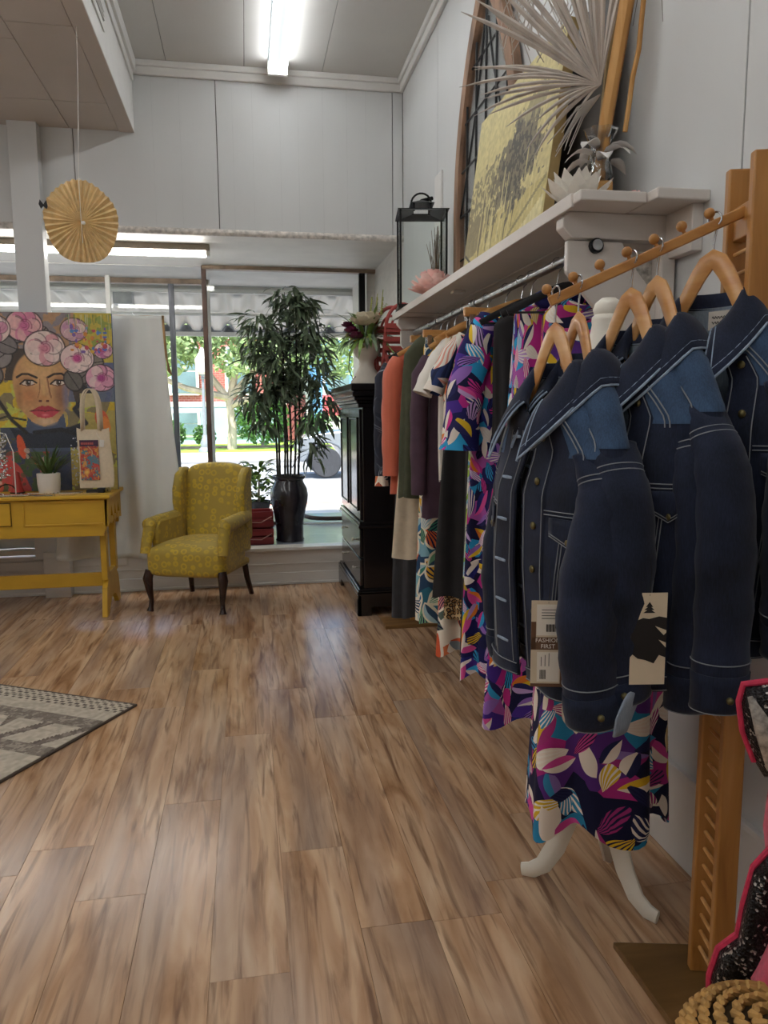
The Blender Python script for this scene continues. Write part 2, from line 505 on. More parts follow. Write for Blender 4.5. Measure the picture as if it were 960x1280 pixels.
# ---- display windows
M['glass'] = glassm('window_glass', (.97, .985, .98), .55)
w1 = struct('window_1', MB().box((1.14, YG - .03, .30), (1.20, YG + .03, SOF - .03)), M['iron'], .004)
obj('window_pane', MB().box((-.33, YG - .004, .31), (1.16, YG + .004, SOF - .03)), M['glass'], w1, smooth=False)
obj('corner_post', MB().box((-.37, YG - .028, .30), (-.325, YG + .028, SOF)), M['rust'], w1, .005, False)
pts = [(1.22, 7.63, .335), (.98, 7.64, .335), (.80, 7.66, .335), (.70, 7.70, .335), (.63, 7.78, .335), (.58, 7.92, .335), (.56, 8.1, .335)]
obj('bottom_rail', MB().tube(pts, .022, 10), M['rust'], w1)
obj('bottom_rail', MB().box((-.33, YG - .02, .30), (.55, YG + .02, .33)), M['rust'], w1, .004, False)
w2 = struct('window_2', MB().box((XL, YG2 - .03, .30), (-.33, YG2 + .03, .345)), M['rust'], .004)
obj('window_pane', MB().box((XL, YG2 - .004, .345), (-.33, YG2 + .004, SOF - .05)), M['glass'], w2, smooth=False)
obj('window_pane', MB().box((-.352, YG + .03, .31), (-.346, YG2, SOF - .03)), M['glass'], w2, smooth=False)
M['alu'] = pm('weathered_aluminium', '55575c', .35, .5, 30, metal=.7, stretch=(1, 1, .1))
obj('mullion', MB().box((-.745, YG2 - .03, .34), (-.69, YG2 + .03, SOF - .05)), M['alu'], w2, .004, False)
obj('mullion', MB().box((-2.2, YG2 - .03, .34), (-2.145, YG2 + .03, SOF - .05)), M['alu'], w2, .004, False)
obj('corner_post', MB().box((-.365, YG2 - .025, .30), (-.325, YG2 + .025, SOF)), M['trim'], w2, .004, False)
obj('white_post', MB().box((-1.33, 8.1, .30), (-1.285, 8.15, SOF - .02)), M['trim'], w2, .004, False)
# right cheek of the display bay, outside
struct('wall_cheek', MB().box((XR - .08, YG - .0, -.12), (XR + .6, 8.6, SOF + .06)), M['knee'])
struct('wall_stall', MB().box((XL, YG2, -.15), (-.33, YG2 + .12, .30)).box((-.34, YG, -.15), (XR, YG + .06, .30)), M['knee'])

# ---- fluorescent fixtures
M['tube'] = emis('lit_tube', (.96, .98, 1.0), LAMP)
M['housing'] = pm('grey_enamel', 'aab4b8', .4, .03)
M['lampwhite'] = pm('white_enamel', 'e6e4df', .3, .03)
def fixture(name, label, loc, ln, rz=0, group=None, parts=True, first=None):
    t = thing(name, label, 'ceiling light', loc, rz, group)
    obj('housing', MB().prism([(-.075, 0), (.075, 0), (.028, -.075), (-.028, -.075)], -ln / 2, ln / 2, lambda u, v, h: (u, h, v)), M['housing'], t, .003, False)
    for s in (-1, 1):
        obj('lamp_tube', MB().tube([(s * .052, -ln / 2 + .03, -.085), (s * .052, ln / 2 - .03, -.085)], .015, 12), M['tube'], t)
    for e in (-1, 1):
        obj('end_cap', MB().box((-.075, e * (ln / 2 - .015) - .015, -.105), (.075, e * (ln / 2 - .015) + .015, -.0)), M['lampwhite'], t, .004, False)
    return t
f0 = fixture('ceiling_light', 'twin tube fluorescent strip on the high white ceiling', (.315, 4.83, CEIL), 2.44)
dup(f0, (.315, 2.36, CEIL), 0, 'added twin tube strip on the high ceiling, unseen overhead')  # this and the following unseen strips are added to brighten the room
dup(f0, (.315, -.11, CEIL), 0, 'added last twin tube strip on the high ceiling, unseen behind the viewer')
dup(f0, (-2.2, 1.0, 3.49), 0, 'added twin tube strip under the low ceiling, unseen at the left')
dup(f0, (-2.2, 3.6, 3.49), 0, 'added unseen twin tube strip under the low ceiling, nearer the display window')
for y_, w_ in ((3.6, 'window'), (1.0, 'middle'), (-1.6, 'rear')):
    dup(f0, (-3.7, y_, 3.49), 0, 'added unseen twin tube strip along the far left of the low ceiling, %s end' % w_)
dup(f0, (-2.2, -1.6, 3.49), 0, 'added twin tube strip under the low ceiling, unseen behind the viewer')
f1 = thing('display_light', 'single bright fluorescent strip under the display window ceiling', 'ceiling light', (-1.7, 6.72, SOF))
obj('housing', MB().box((-1.45, -.07, -.05), (1.45, .07, 0)), pm('tan_enamel', '9c8f80', .5), f1, .004, False)
obj('lamp_tube', MB().box((-1.42, -.05, -.085), (1.42, .05, -.05)), emis('lit_cover', (1, .98, .94), LAMP * 2.0), f1, .012, False)
for e in (-1, 1):
    obj('end_cap', MB().box((e * 1.435 - .015, -.06, -.09), (e * 1.435 + .015, .06, -.045)), M['lampwhite'], f1, .003, False)
# ================================================================== THE STREET
M['asphalt'] = pm('sunlit_asphalt', '9a9a9c', .85, .12, 3)
M['concrete'] = pm('pale_concrete', 'cfc6b6', .8, .08, 2.5)
M['grass'] = pm('lawn', '8fae3f', .9, .3, 2.5)
ZG = -.10
struct('road', MB().box((-60, 12.9, ZG - .3), (60, 24.2, ZG - .02)), M['asphalt'])
sw = struct('sidewalk_near', MB().box((-60, 8.4, ZG - .3), (60, 12.55, ZG - .01)), M['concrete'])
for i in range(-5, 7):
    for k, (a, e) in enumerate(((8.48, 9.9), (9.9, 11.3), (11.3, 12.55))):
        obj('paving_slab', MB().box((i * 1.4 + .01, a + .01, 0), (i * 1.4 + 1.39, e - .01, .012)), M['concrete'], sw, loc=(0, 0, ZG - .01), smooth=False)
struct('kerb_near', MB().box((-60, 12.55, ZG - .3), (60, 12.9, ZG + .01)), pm('red_kerb', 'c98f80', .8, .1, 2), .02)
struct('kerb_far', MB().box((-60, 24.2, ZG - .3), (60, 24.7, ZG + .05)), pm('grey_kerb', '8d8b8a', .8, .1, 2), .02)
struct('sidewalk_far', MB().box((-60, 24.7, ZG - .3), (60, 31.0, ZG)), M['concrete'])
struct('lawn', MB().box((-60, 31.0, ZG - .3), (60, 80, ZG + .01)), M['grass'])
struct('mulch_bed', MB().box((-30, 34.5, ZG), (4, 36, ZG + .06)), pm('bark_mulch', '8d7a6b', .9, .3, 4))

# --- awning: corrugated sheet on a frame, flat painted eave under it
mt, nt, nodes, links, b = newmat('awning_sheet')
b.inputs['Base Color'].default_value = (*srgb('e2dfd8'), 1); b.inputs['Roughness'].default_value = .5
tl = N(nt, 'ShaderNodeBsdfTranslucent'); tl.inputs[0].default_value = (*srgb('e8e4da'), 1)
ms = N(nt, 'ShaderNodeMixShader'); ms.inputs[0].default_value = .12
links.new(b.outputs[0], ms.inputs[1]); links.new(tl.outputs[0], ms.inputs[2]); links.new(ms.outputs[0], nodes['Material Output'].inputs[0])
M['awn'] = mt
aw = thing('awning', 'white corrugated metal awning over the sidewalk outside the window', 'awning', (0, 8.75, SOF - .03))
def corr(u, v):
    x = lerp(-7, 7, u); ph = (x % .27) / .27
    h = .085 * (max(0, sin(pi * min(1, ph / .62))) if ph < .62 else 0)
    return (x, lerp(0, 1.75, v), lerp(-.02, -.26, v) + h)
obj('corrugated_sheet', MB().grid(corr, 14 * 40, 6), M['awn'], aw, solid=.004, ang=60)
obj('front_rail', MB().box((-7, 1.76, -.335), (7, 1.80, -.28)), M['trim'], aw, smooth=False)
obj('rear_rail', MB().box((-7, -.02, -.035), (7, .02, -.005)), M['lampwhite'], aw, smooth=False)
obj('gap_shade_strip', MB().box((-7, 1.77, -.28), (7, 1.785, -.19)), M['alu'], aw, smooth=False)  # dark strip added to stand in for shade in the ridge gaps
obj('purlin', MB().tube([(-7, .85, -.17), (7, .85, -.17)], .02, 8), M['lampwhite'], aw)
obj('junction_box', MB().box((-1.38, .1, -.16), (-1.18, .3, .0)), pm('zinc', '9fa1a2', .5), aw, .01, False)
struct('eave_outside', MB().box((XL - 2, 7.64, SOF - .005), (9, 8.8, SOF + .05)).box((XL - 2, 8.74, SOF - .075), (9, 8.8, SOF)), pm('eave_paint', 'cfccc6', .6, .08, 4))

# --- brick building across the street
mt, nt, nodes, links, b = newmat('red_brick_far')
bt = N(nt, 'ShaderNodeTexBrick')
bt.inputs['Color1'].default_value = (*srgb('b5655d'), 1); bt.inputs['Color2'].default_value = (*srgb('a4554f'), 1); bt.inputs['Mortar'].default_value = (*srgb('c49a90'), 1)
bt.inputs['Scale'].default_value = 2.2
links.new(coords(nt, 'Object', (1, 1, 1), (radians(90), 0, 0)), bt.inputs['Vector'])
links.new(bt.outputs[0], b.inputs['Base Color']); b.inputs['Roughness'].default_value = .85
M['brick'] = mt
M['bluestone'] = pm('pale_blue_stone', 'a9bfd3', .7, .06, 1)
M['cream'] = pm('cream_trim', 'e3e0da', .6, .05, 1)
M['farglass'] = pm('far_window_glass', '6f8790', .15, .25, .7)
bb = thing('brick_building', 'red brick building with pale stone base seen across the street', 'building', (-4.5, 40, ZG))
obj('wall', MB().box((-10, 0, 0), (6.2, 8, 10)), M['brick'], bb, smooth=False)
obj('stone_base', MB().box((-10.05, -.12, 0), (6.25, 8, 1.9)), M['bluestone'], bb, smooth=False)
obj('band', MB().box((-10, -.15, 1.9), (6.2, .1, 2.15)), M['cream'], bb, smooth=False)
obj('band', MB().box((-10, -.12, 5.3), (6.2, .1, 5.5)), M['cream'], bb, smooth=False)
obj('pediment', MB().prism([(-.2, 5.6), (3.2, 5.6), (3.2, 6.5), (1.5, 8.0), (-.2, 6.5)], -.25, 0, lambda u, v, h: (u, h, v)), M['brick'], bb, smooth=False)
for wx in (-7.6, -4.6, -1.7, .9, 3.7):
    for wz, wh in ((2.6, 2.2), (6.0, 1.9), (.5, 1.1)):
        w = obj('window_frame', MB().box((wx - .15, -.2, wz - .12), (wx + 1.35, -.05, wz + wh + .12)), M['cream'], bb, smooth=False)
        obj('pane', MB().box((wx, -.23, wz), (wx + 1.2, -.19, wz + wh * .48)), M['farglass'], w, smooth=False)
        obj('pane', MB().box((wx, -.23, wz + wh * .52), (wx + 1.2, -.19, wz + wh)), M['farglass'], w, smooth=False)
b2 = thing('painted_building', 'white and blue storefront with red lower wall, right of the trees', 'building', (7.2, 41, ZG))
M['bluepaint'] = pm('blue_paint', '6fa3d8', .6, .1, 1)
M['redsiding'] = pm('red_siding', 'd0606a', .7, .1, 1)
obj('wall', MB().box((-5.2, 0, 0), (9, 8, 9)), M['cream'], b2, smooth=False)
obj('red_siding', MB().box((-3.1, -.1, 1.4), (9, 0, 2.5)), M['redsiding'], b2, smooth=False)
for k in range(5):
    obj('siding_board', MB().box((-3.1, -.14, 1.42 + .22 * k), (9, -.09, 1.6 + .22 * k)), M['redsiding'], b2, smooth=False)
obj('blue_panel', MB().box((-3.8, -.16, .2), (-3.1, 0, 7.2)), M['bluepaint'], b2, smooth=False)
obj('blue_canopy', MB().prism([(0, 0), (-1.6, -.9), (-1.6, -1.1), (0, -.4)], -5.1, -3.9, lambda u, v, h: (h, u, 6.2 + v)), M['bluepaint'], b2, smooth=False)
for wx in (-2.8, -1.0, .8, 2.6):
    w = obj('window_frame', MB().box((wx - .12, -.2, 2.7), (wx + 1.3, 0, 5.4)), M['bluepaint'], b2, smooth=False)
    obj('pane', MB().box((wx, -.24, 2.85), (wx + 1.15, -.19, 5.25)), M['farglass'], w, smooth=False)
obj('door_panel', MB().box((-5.0, -.12, .1), (-4.0, 0, 2.5)), pm('far_door', '8a4b4b', .6), b2, smooth=False)

# --- foliage helper: many small leaf cards of real geometry
def leafcloud(mb, c, r, n, size, rnd, flat=1.0):
    for _ in range(n):
        while True:
            p = Vector((rnd.uniform(-1, 1), rnd.uniform(-1, 1), rnd.uniform(-1, 1)))
            if .35 < p.length < 1: break
        p = Vector((p.x * r, p.y * r, p.z * r * flat)) + Vector(c)
        a = Vector((rnd.uniform(-1, 1), rnd.uniform(-1, 1), rnd.uniform(-1, 1))).normalized() * size
        bq = a.cross(Vector((rnd.uniform(-1, 1), rnd.uniform(-1, 1), rnd.uniform(-1, 1)))).normalized() * size * .5
        mb.add([p - a, p + bq, p + a, p - bq], [(0, 1, 2, 3)])
rnd = random.Random(11)
M['leaf_tree'] = pm('tree_leaves', '8aa06a', .6, .35, 2)
M['bark'] = pm('pale_bark', 'b3a493', .85, .25, 6, stretch=(1, 1, .2))
tr = thing('oak_tree', 'spreading pale trunked tree on the lawn across the street', 'tree', (-.6, 33.5, ZG))
tb = MB()
tb.tube([(0, 0, 0), (.05, 0, 1.0), (-.05, 0, 2.0), (.1, 0, 2.8)], [.22, .18, .16, .14], 10)
for e in ([(.05, 0, 2.3), (1.0, -.2, 3.3), (2.2, -.4, 3.7), (3.6, -.6, 4.6)], [(0, 0, 2.0), (-1.0, 0, 3.4), (-2.2, .2, 5.0)], [(.1, 0, 2.7), (.4, 0, 4), (.9, .2, 6)], [(.05, 0, 1.9), (1.1, -.6, 2.3), (2.0, -.9, 2.2)], [(-.02, 0, 2.2), (-1.8, -.5, 2.6), (-3.4, -.8, 3.3)], [(1.0, -.2, 3.3), (1.9, -.1, 5), (2.6, 0, 6)]):
    tb.tube(e, [.17, .13, .08, .04][:len(e)], 7)
obj('trunk', tb, M['bark'], tr)
lm = MB()
for c, r, n in (((0, 0, 6.2), 2.6, 1300), ((2.6, -.6, 5.6), 2.2, 1200), ((-2.6, .2, 5.8), 2.2, 1000), ((3.8, -.8, 4.6), 1.3, 450), ((-3.6, -.6, 4.0), 1.2, 300), ((1.2, -1, 4.3), 1.2, 450), ((-1.2, -.8, 4.4), 1.1, 400), ((-2.4, -1.0, 4.0), 1.2, 420), ((2.4, -1.2, 3.9), 1.2, 420), ((.2, -1.4, 3.6), .8, 200), ((4.6, -1, 3.8), 1.2, 350)):
    leafcloud(lm, c, r, n, .17, rnd, .8)
obj('foliage', lm, M['leaf_tree'], tr, smooth=False)['kind'] = 'stuff'
M['leaf_hedge'] = pm('hedge_leaves', '6d9a4c', .6, .4, 3)
def bush(label, loc, r, n, h, mat='leaf_hedge'):
    t = thing('garden_bush', label, 'bush', loc)
    obj('stem', MB().tube([(0, 0, 0), (.03, 0, h * .6)], [.08, .03], 7), M['bark'], t)
    mm = MB(); leafcloud(mm, (0, 0, h * .55), r, n, .12, rnd, h / (2 * r))
    obj('foliage', mm, M[mat], t, smooth=False)['kind'] = 'stuff'
bush('large rounded green bush right of the window corner post, across the street', (.75, 35.2, ZG), 1.35, 1500, 2.3)
bush('low green bush before the stone base, left of the lamp post', (-3.3, 36.2, ZG), .6, 600, 1.2)
bush('small spiky bush nearest the street lamp foot', (-1.9, 36.6, ZG), .55, 450, 1.0)
bush('second low bush at the far left of the building front', (-4.9, 36.4, ZG), .8, 500, 1.1)
bush('bush behind the bamboo plant across the street', (3.2, 35.9, ZG), .9, 600, 1.5)

lp = thing('street_lamp', 'grey street lamp with white lantern head across the street', 'street lamp', (-1.62, 31.5, ZG))
M['lamppost'] = pm('lamp_post_paint', '7f858b', .5, .1)
obj('base', MB().lathe([(.28, 0), (.26, .12), (.18, .2), (.2, .35), (.14, .5), (.09, .7)], 14), M['lamppost'], lp)
obj('pole', MB().lathe([(.075, .68), (.055, 2.9), (.1, 2.95), (.06, 3.0), (.12, 3.1)], 12), M['lamppost'], lp)
obj('lantern_head', MB().lathe([(.12, 3.1), (.26, 3.2), (.3, 3.7), (.26, 3.74), (.12, 3.98), (.05, 4.15)], 12), M['white'], lp)

# --- parked car: only its nose end shows between plant and armoire
M['carpaint'] = pm('silver_car_paint', '8e949c', .25, .05, 2, metal=.5, coat=.6)
M['tyre'] = pm('tyre_rubber', '3a3a3d', .8, .1)
M['alloy'] = pm('grey_alloy', '6f7278', .5, .2, 12)
car = thing('parked_car', 'silver car parked across the road behind the bamboo plant', 'car', (1.85, 17.75, ZG))
body = [(-.62, .38), (-.66, .62), (-.60, .92), (-.2, 1.04), (.55, 1.12), (1.25, 1.62), (3.2, 1.66), (4.0, 1.15), (4.25, 1.0), (4.25, .4), (3.6, .36)]
arc2 = [(3.2 + .44 * cos(a), .36 + .44 * sin(a)) for a in np.linspace(.1, pi - .1, 8)]
arc1 = [(.0 + .46 * cos(a), .36 + .46 * sin(a)) for a in np.linspace(.1, pi - .1, 8)]
poly = body[:-1] + arc2 + arc1
obj('body', MB().prism(poly[::-1], 0, 1.75, lambda u, v, h: (u, h, v)), M['carpaint'], car, .04)
obj('side_window', MB().prism([(.75, 1.1), (1.3, 1.54), (3.1, 1.58), (3.7, 1.14)][::-1], -.012, .0, lambda u, v, h: (u, h, v)), M['farglass'], car, smooth=False)
obj('headlight', MB().box((-.66, .02, .68), (-.45, .3, .86)), M['lampwhite'], car, .03)
for wx in (0, 3.2):
    for wy in (.10, 1.65):
        w = obj('wheel', MB().lathe([(.2, -.11), (.33, -.11), (.36, -.07), (.36, .07), (.33, .11), (.2, .11)], 24), M['tyre'], car)
        w.location = (wx, wy, .36); w.rotation_euler = (pi / 2, 0, 0)
        obj('wheel_rim', MB().lathe([(.02, -.075), (.07, -.1), (.21, -.06), (.23, -.115), (.24, -.06), (.2, .1)], 16), M['alloy'], w)
        for k in range(5):
            a = 2 * pi * k / 5
# ================================================================== FURNITURE ON THE LEFT
# ---- painter for flat prints: colours on a fine grid
class Paint:
    def __init__(s, w, h, base, seed=1):
        s.w, s.h = w, h
        s.c = np.ones((h, w, 3)) * np.array(srgb(base))
        yy, xx = np.mgrid[0:h, 0:w]
        s.x = (xx + .5) / w; s.y = 1 - (yy + .5) / h; s.ar = h / w
        s.r = np.random.RandomState(seed)
    def noise(s, k, oct_=2):
        out = np.zeros((s.h, s.w)); tot = 0
        for o in range(oct_):
            g = s.r.rand(int(k * s.ar) + 3, k + 3)
            fx = s.x * (g.shape[1] - 2); fy = s.y * (g.shape[0] - 2)
            ix = fx.astype(int); iy = fy.astype(int); tx = fx - ix; ty = fy - iy
            tx = tx * tx * (3 - 2 * tx); ty = ty * ty * (3 - 2 * ty)
            v = (g[iy, ix] * (1 - tx) + g[iy, ix + 1] * tx) * (1 - ty) + (g[iy + 1, ix] * (1 - tx) + g[iy + 1, ix + 1] * tx) * ty
            out += v * .5 ** o; tot += .5 ** o; k *= 2
        return out / tot
    def put(s, mask, col):
        col = np.array(srgb(col)) if isinstance(col, str) else np.asarray(col)
        mk = np.clip(mask, 0, 1)[..., None]
        s.c = s.c * (1 - mk) + col * mk
    def d(s, cx, cy, rx, ry, rot=0):
        dx = s.x - cx; dy = (s.y - cy) * 1.0
        c, n = cos(rot), sin(rot)
        u = (dx * c + dy * s.ar * n) / rx; v = (-dx * n + dy * s.ar * c) / (ry * s.ar)
        return np.sqrt(u * u + v * v)
    def ell(s, cx, cy, rx, ry, col, rot=0, soft=.04, k=1):
        s.put(np.clip((1 - s.d(cx, cy, rx, ry, rot)) / soft, 0, 1) * k, col)
    def ring(s, cx, cy, rx, ry, col, w=.08, rot=0, k=1, a0=None, a1=None):
        d_ = s.d(cx, cy, rx, ry, rot)
        mk = np.clip(1 - np.abs(d_ - 1) / w, 0, 1) ** .6
        if a0 is not None:
            an = np.arctan2((s.y - cy) / ry, (s.x - cx) / rx)
            mk = mk * ((an > a0) & (an < a1))
        s.put(mk * k, col)
    def poly(s, pts, col, k=1):
        ins = np.zeros((s.h, s.w), bool); n = len(pts)
        for i in range(n):
            (x1, y1), (x2, y2) = pts[i], pts[(i + 1) % n]
            if y1 == y2: continue
            c = (y1 > s.y) != (y2 > s.y)
            ins ^= c & (s.x < (x2 - x1) * (s.y - y1) / (y2 - y1) + x1)
        s.put(ins * k, col)
    def stroke(s, pts, w, col, k=1):
        best = np.full((s.h, s.w), 9.)
        for (x1, y1), (x2, y2) in zip(pts, pts[1:]):
            vx, vy = x2 - x1, (y2 - y1) * s.ar; l2 = vx * vx + vy * vy + 1e-9
            t = np.clip(((s.x - x1) * vx + (s.y - y1) * s.ar * vy) / l2, 0, 1)
            best = np.minimum(best, np.hypot(s.x - x1 - t * vx, (s.y - y1) * s.ar - t * vy))
        s.put(np.clip((w - best) / (w * .4), 0, 1) * k, col)
    def mesh(s, name, fn, mat):
        mb = MB(); h, w = s.h, s.w
        vs = [fn(i / w, 1 - j / h) for j in range(h + 1) for i in range(w + 1)]
        fs = [((j + 1) * (w + 1) + i, (j + 1) * (w + 1) + i + 1, j * (w + 1) + i + 1, j * (w + 1) + i) for j in range(h) for i in range(w)]
        mb.add(vs, fs)
        me = mesh_from(name, mb, mat, False)
        at = me.color_attributes.new('Col', 'FLOAT_COLOR', 'CORNER')
        cc = np.ones((h * w, 4, 4), np.float32); cc[:, :, :3] = s.c.reshape(-1, 1, 3)
        at.data.foreach_set('color', cc.ravel())
        return me
M['print'] = attrm('printed_canvas', rough=.6)

# ---- the portrait
P = Paint(190, 248, '8a7d58', 4)
n1 = P.noise(9); n2 = P.noise(22); n3 = P.noise(50)
P.put((P.y < .62) * (n1 > .45) * .9, 'd9b92a')
P.put((P.y < .6) * (n2 > .62) * .8, 'c9cf5a')
P.put((P.y > .62) * 1.0, 'b58d6a')
P.put((P.y > .62) * (n2 > .55) * .9, '8a8388')
P.put((P.x > .72) * (P.y > .72) * .9, 'c9b540')
P.put((P.x > .8) * (P.y > .78) * (n2 > .5) * .9, '8f9f4a')
P.put((P.x > .62) * (P.y > .5) * (P.y < .72) * .9, '57638a')
P.put((P.x > .55) * (P.y < .45) * (n1 > .5) * .9, 'b9a860')
P.put((P.y < .36) * (P.x > .15) * (P.x < .66) * .95, '33405e')
P.put((P.y < .3) * (n2 > .55) * (P.x < .45) * .9, '5d5a3c')
P.put((P.y < .26) * (n1 > .54) * (P.x < .5) * .9, 'c2453c')
P.put((P.y < .22) * (n2 > .6) * (P.x < .5) * .9, '3f5a34')
# hair and neck
P.poly([(.20, .62), (.24, .80), (.70, .80), (.79, .70), (.80, .56), (.72, .46), (.68, .60), (.26, .62)], '4a4038')
P.poly([(.36, .43), (.62, .43), (.66, .22), (.30, .22)], '4d5a72')
P.poly([(.22, .36), (.40, .32), (.62, .34), (.76, .36), (.70, .24), (.3, .24)], '252c3a')
# face
FX = lambda x_: .472 + (x_ - .49) * 1.10
FY = lambda y_: .362 + (y_ - .345) * 1.13
def fe(x_, y_, rx_, ry_, *a, **k): P.ell(FX(x_), FY(y_), rx_ * 1.1, ry_ * 1.13, *a, **k)
def fs_(pts, w_, c_): P.stroke([(FX(a), FY(b)) for a, b in pts], w_, c_)
def fp(pts, c_): P.poly([(FX(a), FY(b)) for a, b in pts], c_)
fe(.485, .565, .195, .165, 'cb9a68', soft=.06)
fp([(.30, .56), (.67, .56), (.655, .45), (.58, .37), (.49, .345), (.41, .37), (.32, .45)], 'cb9a68')
fe(.47, .60, .16, .13, 'dcae78', soft=.7)
fe(.40, .50, .10, .07, 'cc8a58', soft=.8)
fe(.50, .665, .15, .05, 'd9aa68', soft=.9)
fe(.61, .50, .06, .12, '9c6c4c', soft=.8)
fe(.645, .50, .035, .14, '77788e', soft=.8, k=.85)
fe(.335, .50, .03, .11, 'a87648', soft=.9, k=.8)
fe(.50, .37, .09, .028, 'e0bf98', soft=.8)
for ex in (.395, .595): fe(ex, .578, .07, .03, 'a8714a', soft=.8, k=.7)
# brows, eyes, nose, mouth
fs_([(.325, .590), (.36, .606), (.40, .606), (.455, .588)], .010, '2a1d1a')
fs_([(.525, .588), (.57, .606), (.62, .608), (.67, .585)], .010, '2a1d1a')
for ex in (.395, .595):
    fe(ex, .562, .042, .013, 'ddd0c0')
    fe(ex + .004, .563, .018, .014, '5c463a')
    fe(ex + .004, .563, .009, .007, '120e0d')
    fe(ex + .009, .567, .004, .004, 'ffffff')
    fs_([(ex - .050, .557), (ex - .02, .576), (ex + .03, .575), (ex + .058, .562)], .0075, '1c1312')
    fs_([(ex - .042, .554), (ex, .547), (ex + .045, .555)], .004, '7a4d3a')
fs_([(.475, .58), (.470, .52), (.455, .487)], .005, 'a8754c')
fs_([(.525, .585), (.535, .52), (.545, .49)], .007, '996644')
fe(.498, .53, .014, .045, 'e0b478', soft=.8)
fe(.495, .487, .036, .02, 'd49a64', soft=.6)
fe(.472, .473, .012, .006, '6d3a2c'); fe(.520, .473, .012, .006, '6d3a2c')
fp([(.40, .423), (.45, .441), (.48, .450), (.50, .445), (.52, .450), (.55, .442), (.60, .423), (.50, .420)], 'b43442')
fp([(.40, .423), (.50, .422), (.60, .423), (.55, .394), (.50, .386), (.45, .394)], 'cc4854')
fs_([(.40, .423), (.46, .427), (.50, .421), (.54, .427), (.60, .423)], .005, '6d1f28')
fe(.50, .403, .03, .008, 'e88088', soft=.8)
# dark strokes
P.stroke([(.06, .60), (.16, .50), (.24, .40), (.34, .33)], .017, '2a2622')
P.stroke([(.72, .62), (.82, .55), (.70, .46), (.78, .38), (.64, .34)], .022, '2a2b33')
P.stroke([(.40, .33), (.60, .345), (.78, .30)], .02, '22242a')
P.stroke([(.0, .37), (.2, .42), (.34, .40)], .010, '3b3a2a')
P.poly([(.74, .55), (.86, .55), (.86, .48), (.74, .46)], 'c9b888')
# big leaves
def pleaf(cx, cy, rx, ry, rot, col):
    P.ell(cx, cy, rx, ry, col, rot); P.ring(cx, cy, rx, ry, '2b2626', .10, rot)
    P.stroke([(cx - rx * cos(rot), cy - rx * sin(rot) / P.ar), (cx + rx * cos(rot), cy + rx * sin(rot) / P.ar)], .004, '2b2626')
for a in ((.80, .66, .09, .045, .7, '77706a'), (.70, .62, .08, .05, -1.0, '6b655f'), (.86, .72, .07, .04, .2, '857c70'), (.18, .75, .09, .06, .6, '8d8582'), (.30, .90, .13, .07, .2, '8b7f80'), (.10, .66, .10, .06, -.6, '77706c'), (.48, .88, .06, .04, .9, '93807a'), (.22, .82, .09, .05, -.4, '7d7573'), (.05, .83, .08, .05, .5, '6d6664')):
    pleaf(*a)
# peonies
def peony(cx, cy, r, c0, c1, seed):
    q = random.Random(seed)
    P.ell(cx, cy, r, r / P.ar * .86, c0, soft=.05)
    for k in range(9):
        a = k * .7 + q.random()
        P.ell(cx + r * .45 * cos(a), cy + r * .45 * sin(a) / P.ar, r * .42, r * .36 / P.ar, q.choice((c0, c1, 'f0d9d2')), a, k=.75)
        P.ring(cx + r * .45 * cos(a), cy + r * .45 * sin(a) / P.ar, r * .42, r * .36 / P.ar, '4a2b33', .09, a, .8, -2.2, 1.6)
    P.ell(cx, cy, r * .38, r * .33 / P.ar, c1, soft=.5)
    for k in range(3):
        P.ring(cx + r * .05 * k, cy, r * (.14 + .1 * k), r * (.12 + .09 * k) / P.ar, '8e2f58', .16, k, .8, -2.6 + k, 1.8 + k * .3)
    P.ring(cx, cy, r, r / P.ar * .86, '2b2226', .05)
peony(.36, .925, .135, 'e8b6b4', 'd4709a', 1)
peony(.50, .80, .150, 'ecd6cc', 'd98a9a', 2)
peony(.735, .745, .125, 'ecd0cc', 'cf4f90', 3)
peony(.905, .635, .115, 'e6a9bd', 'b8478c', 4)
peony(.14, .905, .12, 'ead0c8', 'd078a0', 5)
peony(.72, .905, .10, 'd3a8b0', 'c48bb0', 6)
peony(.045, .74, .10, 'e8d4cc', 'd58aa0', 7)
peony(.93, .79, .07, 'e0b3c0', 'c05f9a', 8)
q = random.Random(9)
for k in range(46):
    P.ell(q.uniform(.70, .98), q.uniform(.78, .93), q.uniform(.008, .02), q.uniform(.006, .015), q.choice(('d98b3a', '4f6fc0', 'e0b040', '7f5fa8', 'c04f5a', '5a8ac0')))
for k in range(26):
    xx_ = q.uniform(.66, .99); P.stroke([(xx_, .99), (xx_ + .004, .99 - q.uniform(.03, .14))], .003, q.choice(('4f7a3a', 'c9c04a', '6a8f5a', 'd0cda0')), .7)
# red, orange, pale touches low down
P.ell(.90, .40, .05, .06, 'd9603a', .3); P.ell(.93, .37, .03, .05, 'e88a3c', .2); P.ell(.30, .25, .03, .07, 'd9582f', .2)
P.ell(.02, .50, .035, .03, 'cf4a3a'); P.ell(.22, .10, .08, .09, 'c8433c', .6); P.ell(.10, .46, .05, .03, 'e5d02e')
for k in range(90):
    P.stroke([(q.uniform(.66, .80), q.uniform(.02, .30))] * 2, q.uniform(.003, .008), q.choice(('dfe3ea', 'cfd4e0', '7f8fb8')))
for k in range(8):
    xx_ = .735 + .012 * k; P.stroke([(xx_, .02), (xx_ + .003, .27 - .015 * k)], .0035, q.choice(('c9cede', '3a4566', 'aab4cc')))
for k in range(40):
    P.ell(q.uniform(0, .6), q.uniform(.02, .24), q.uniform(.01, .03), q.uniform(.006, .02), q.choice(('b8453f', '45603f', 'c97c70', '2f4434', 'd8c2b0')), q.uniform(0, 3), k=.7)
P.c *= (.86 + .28 * n3[..., None])
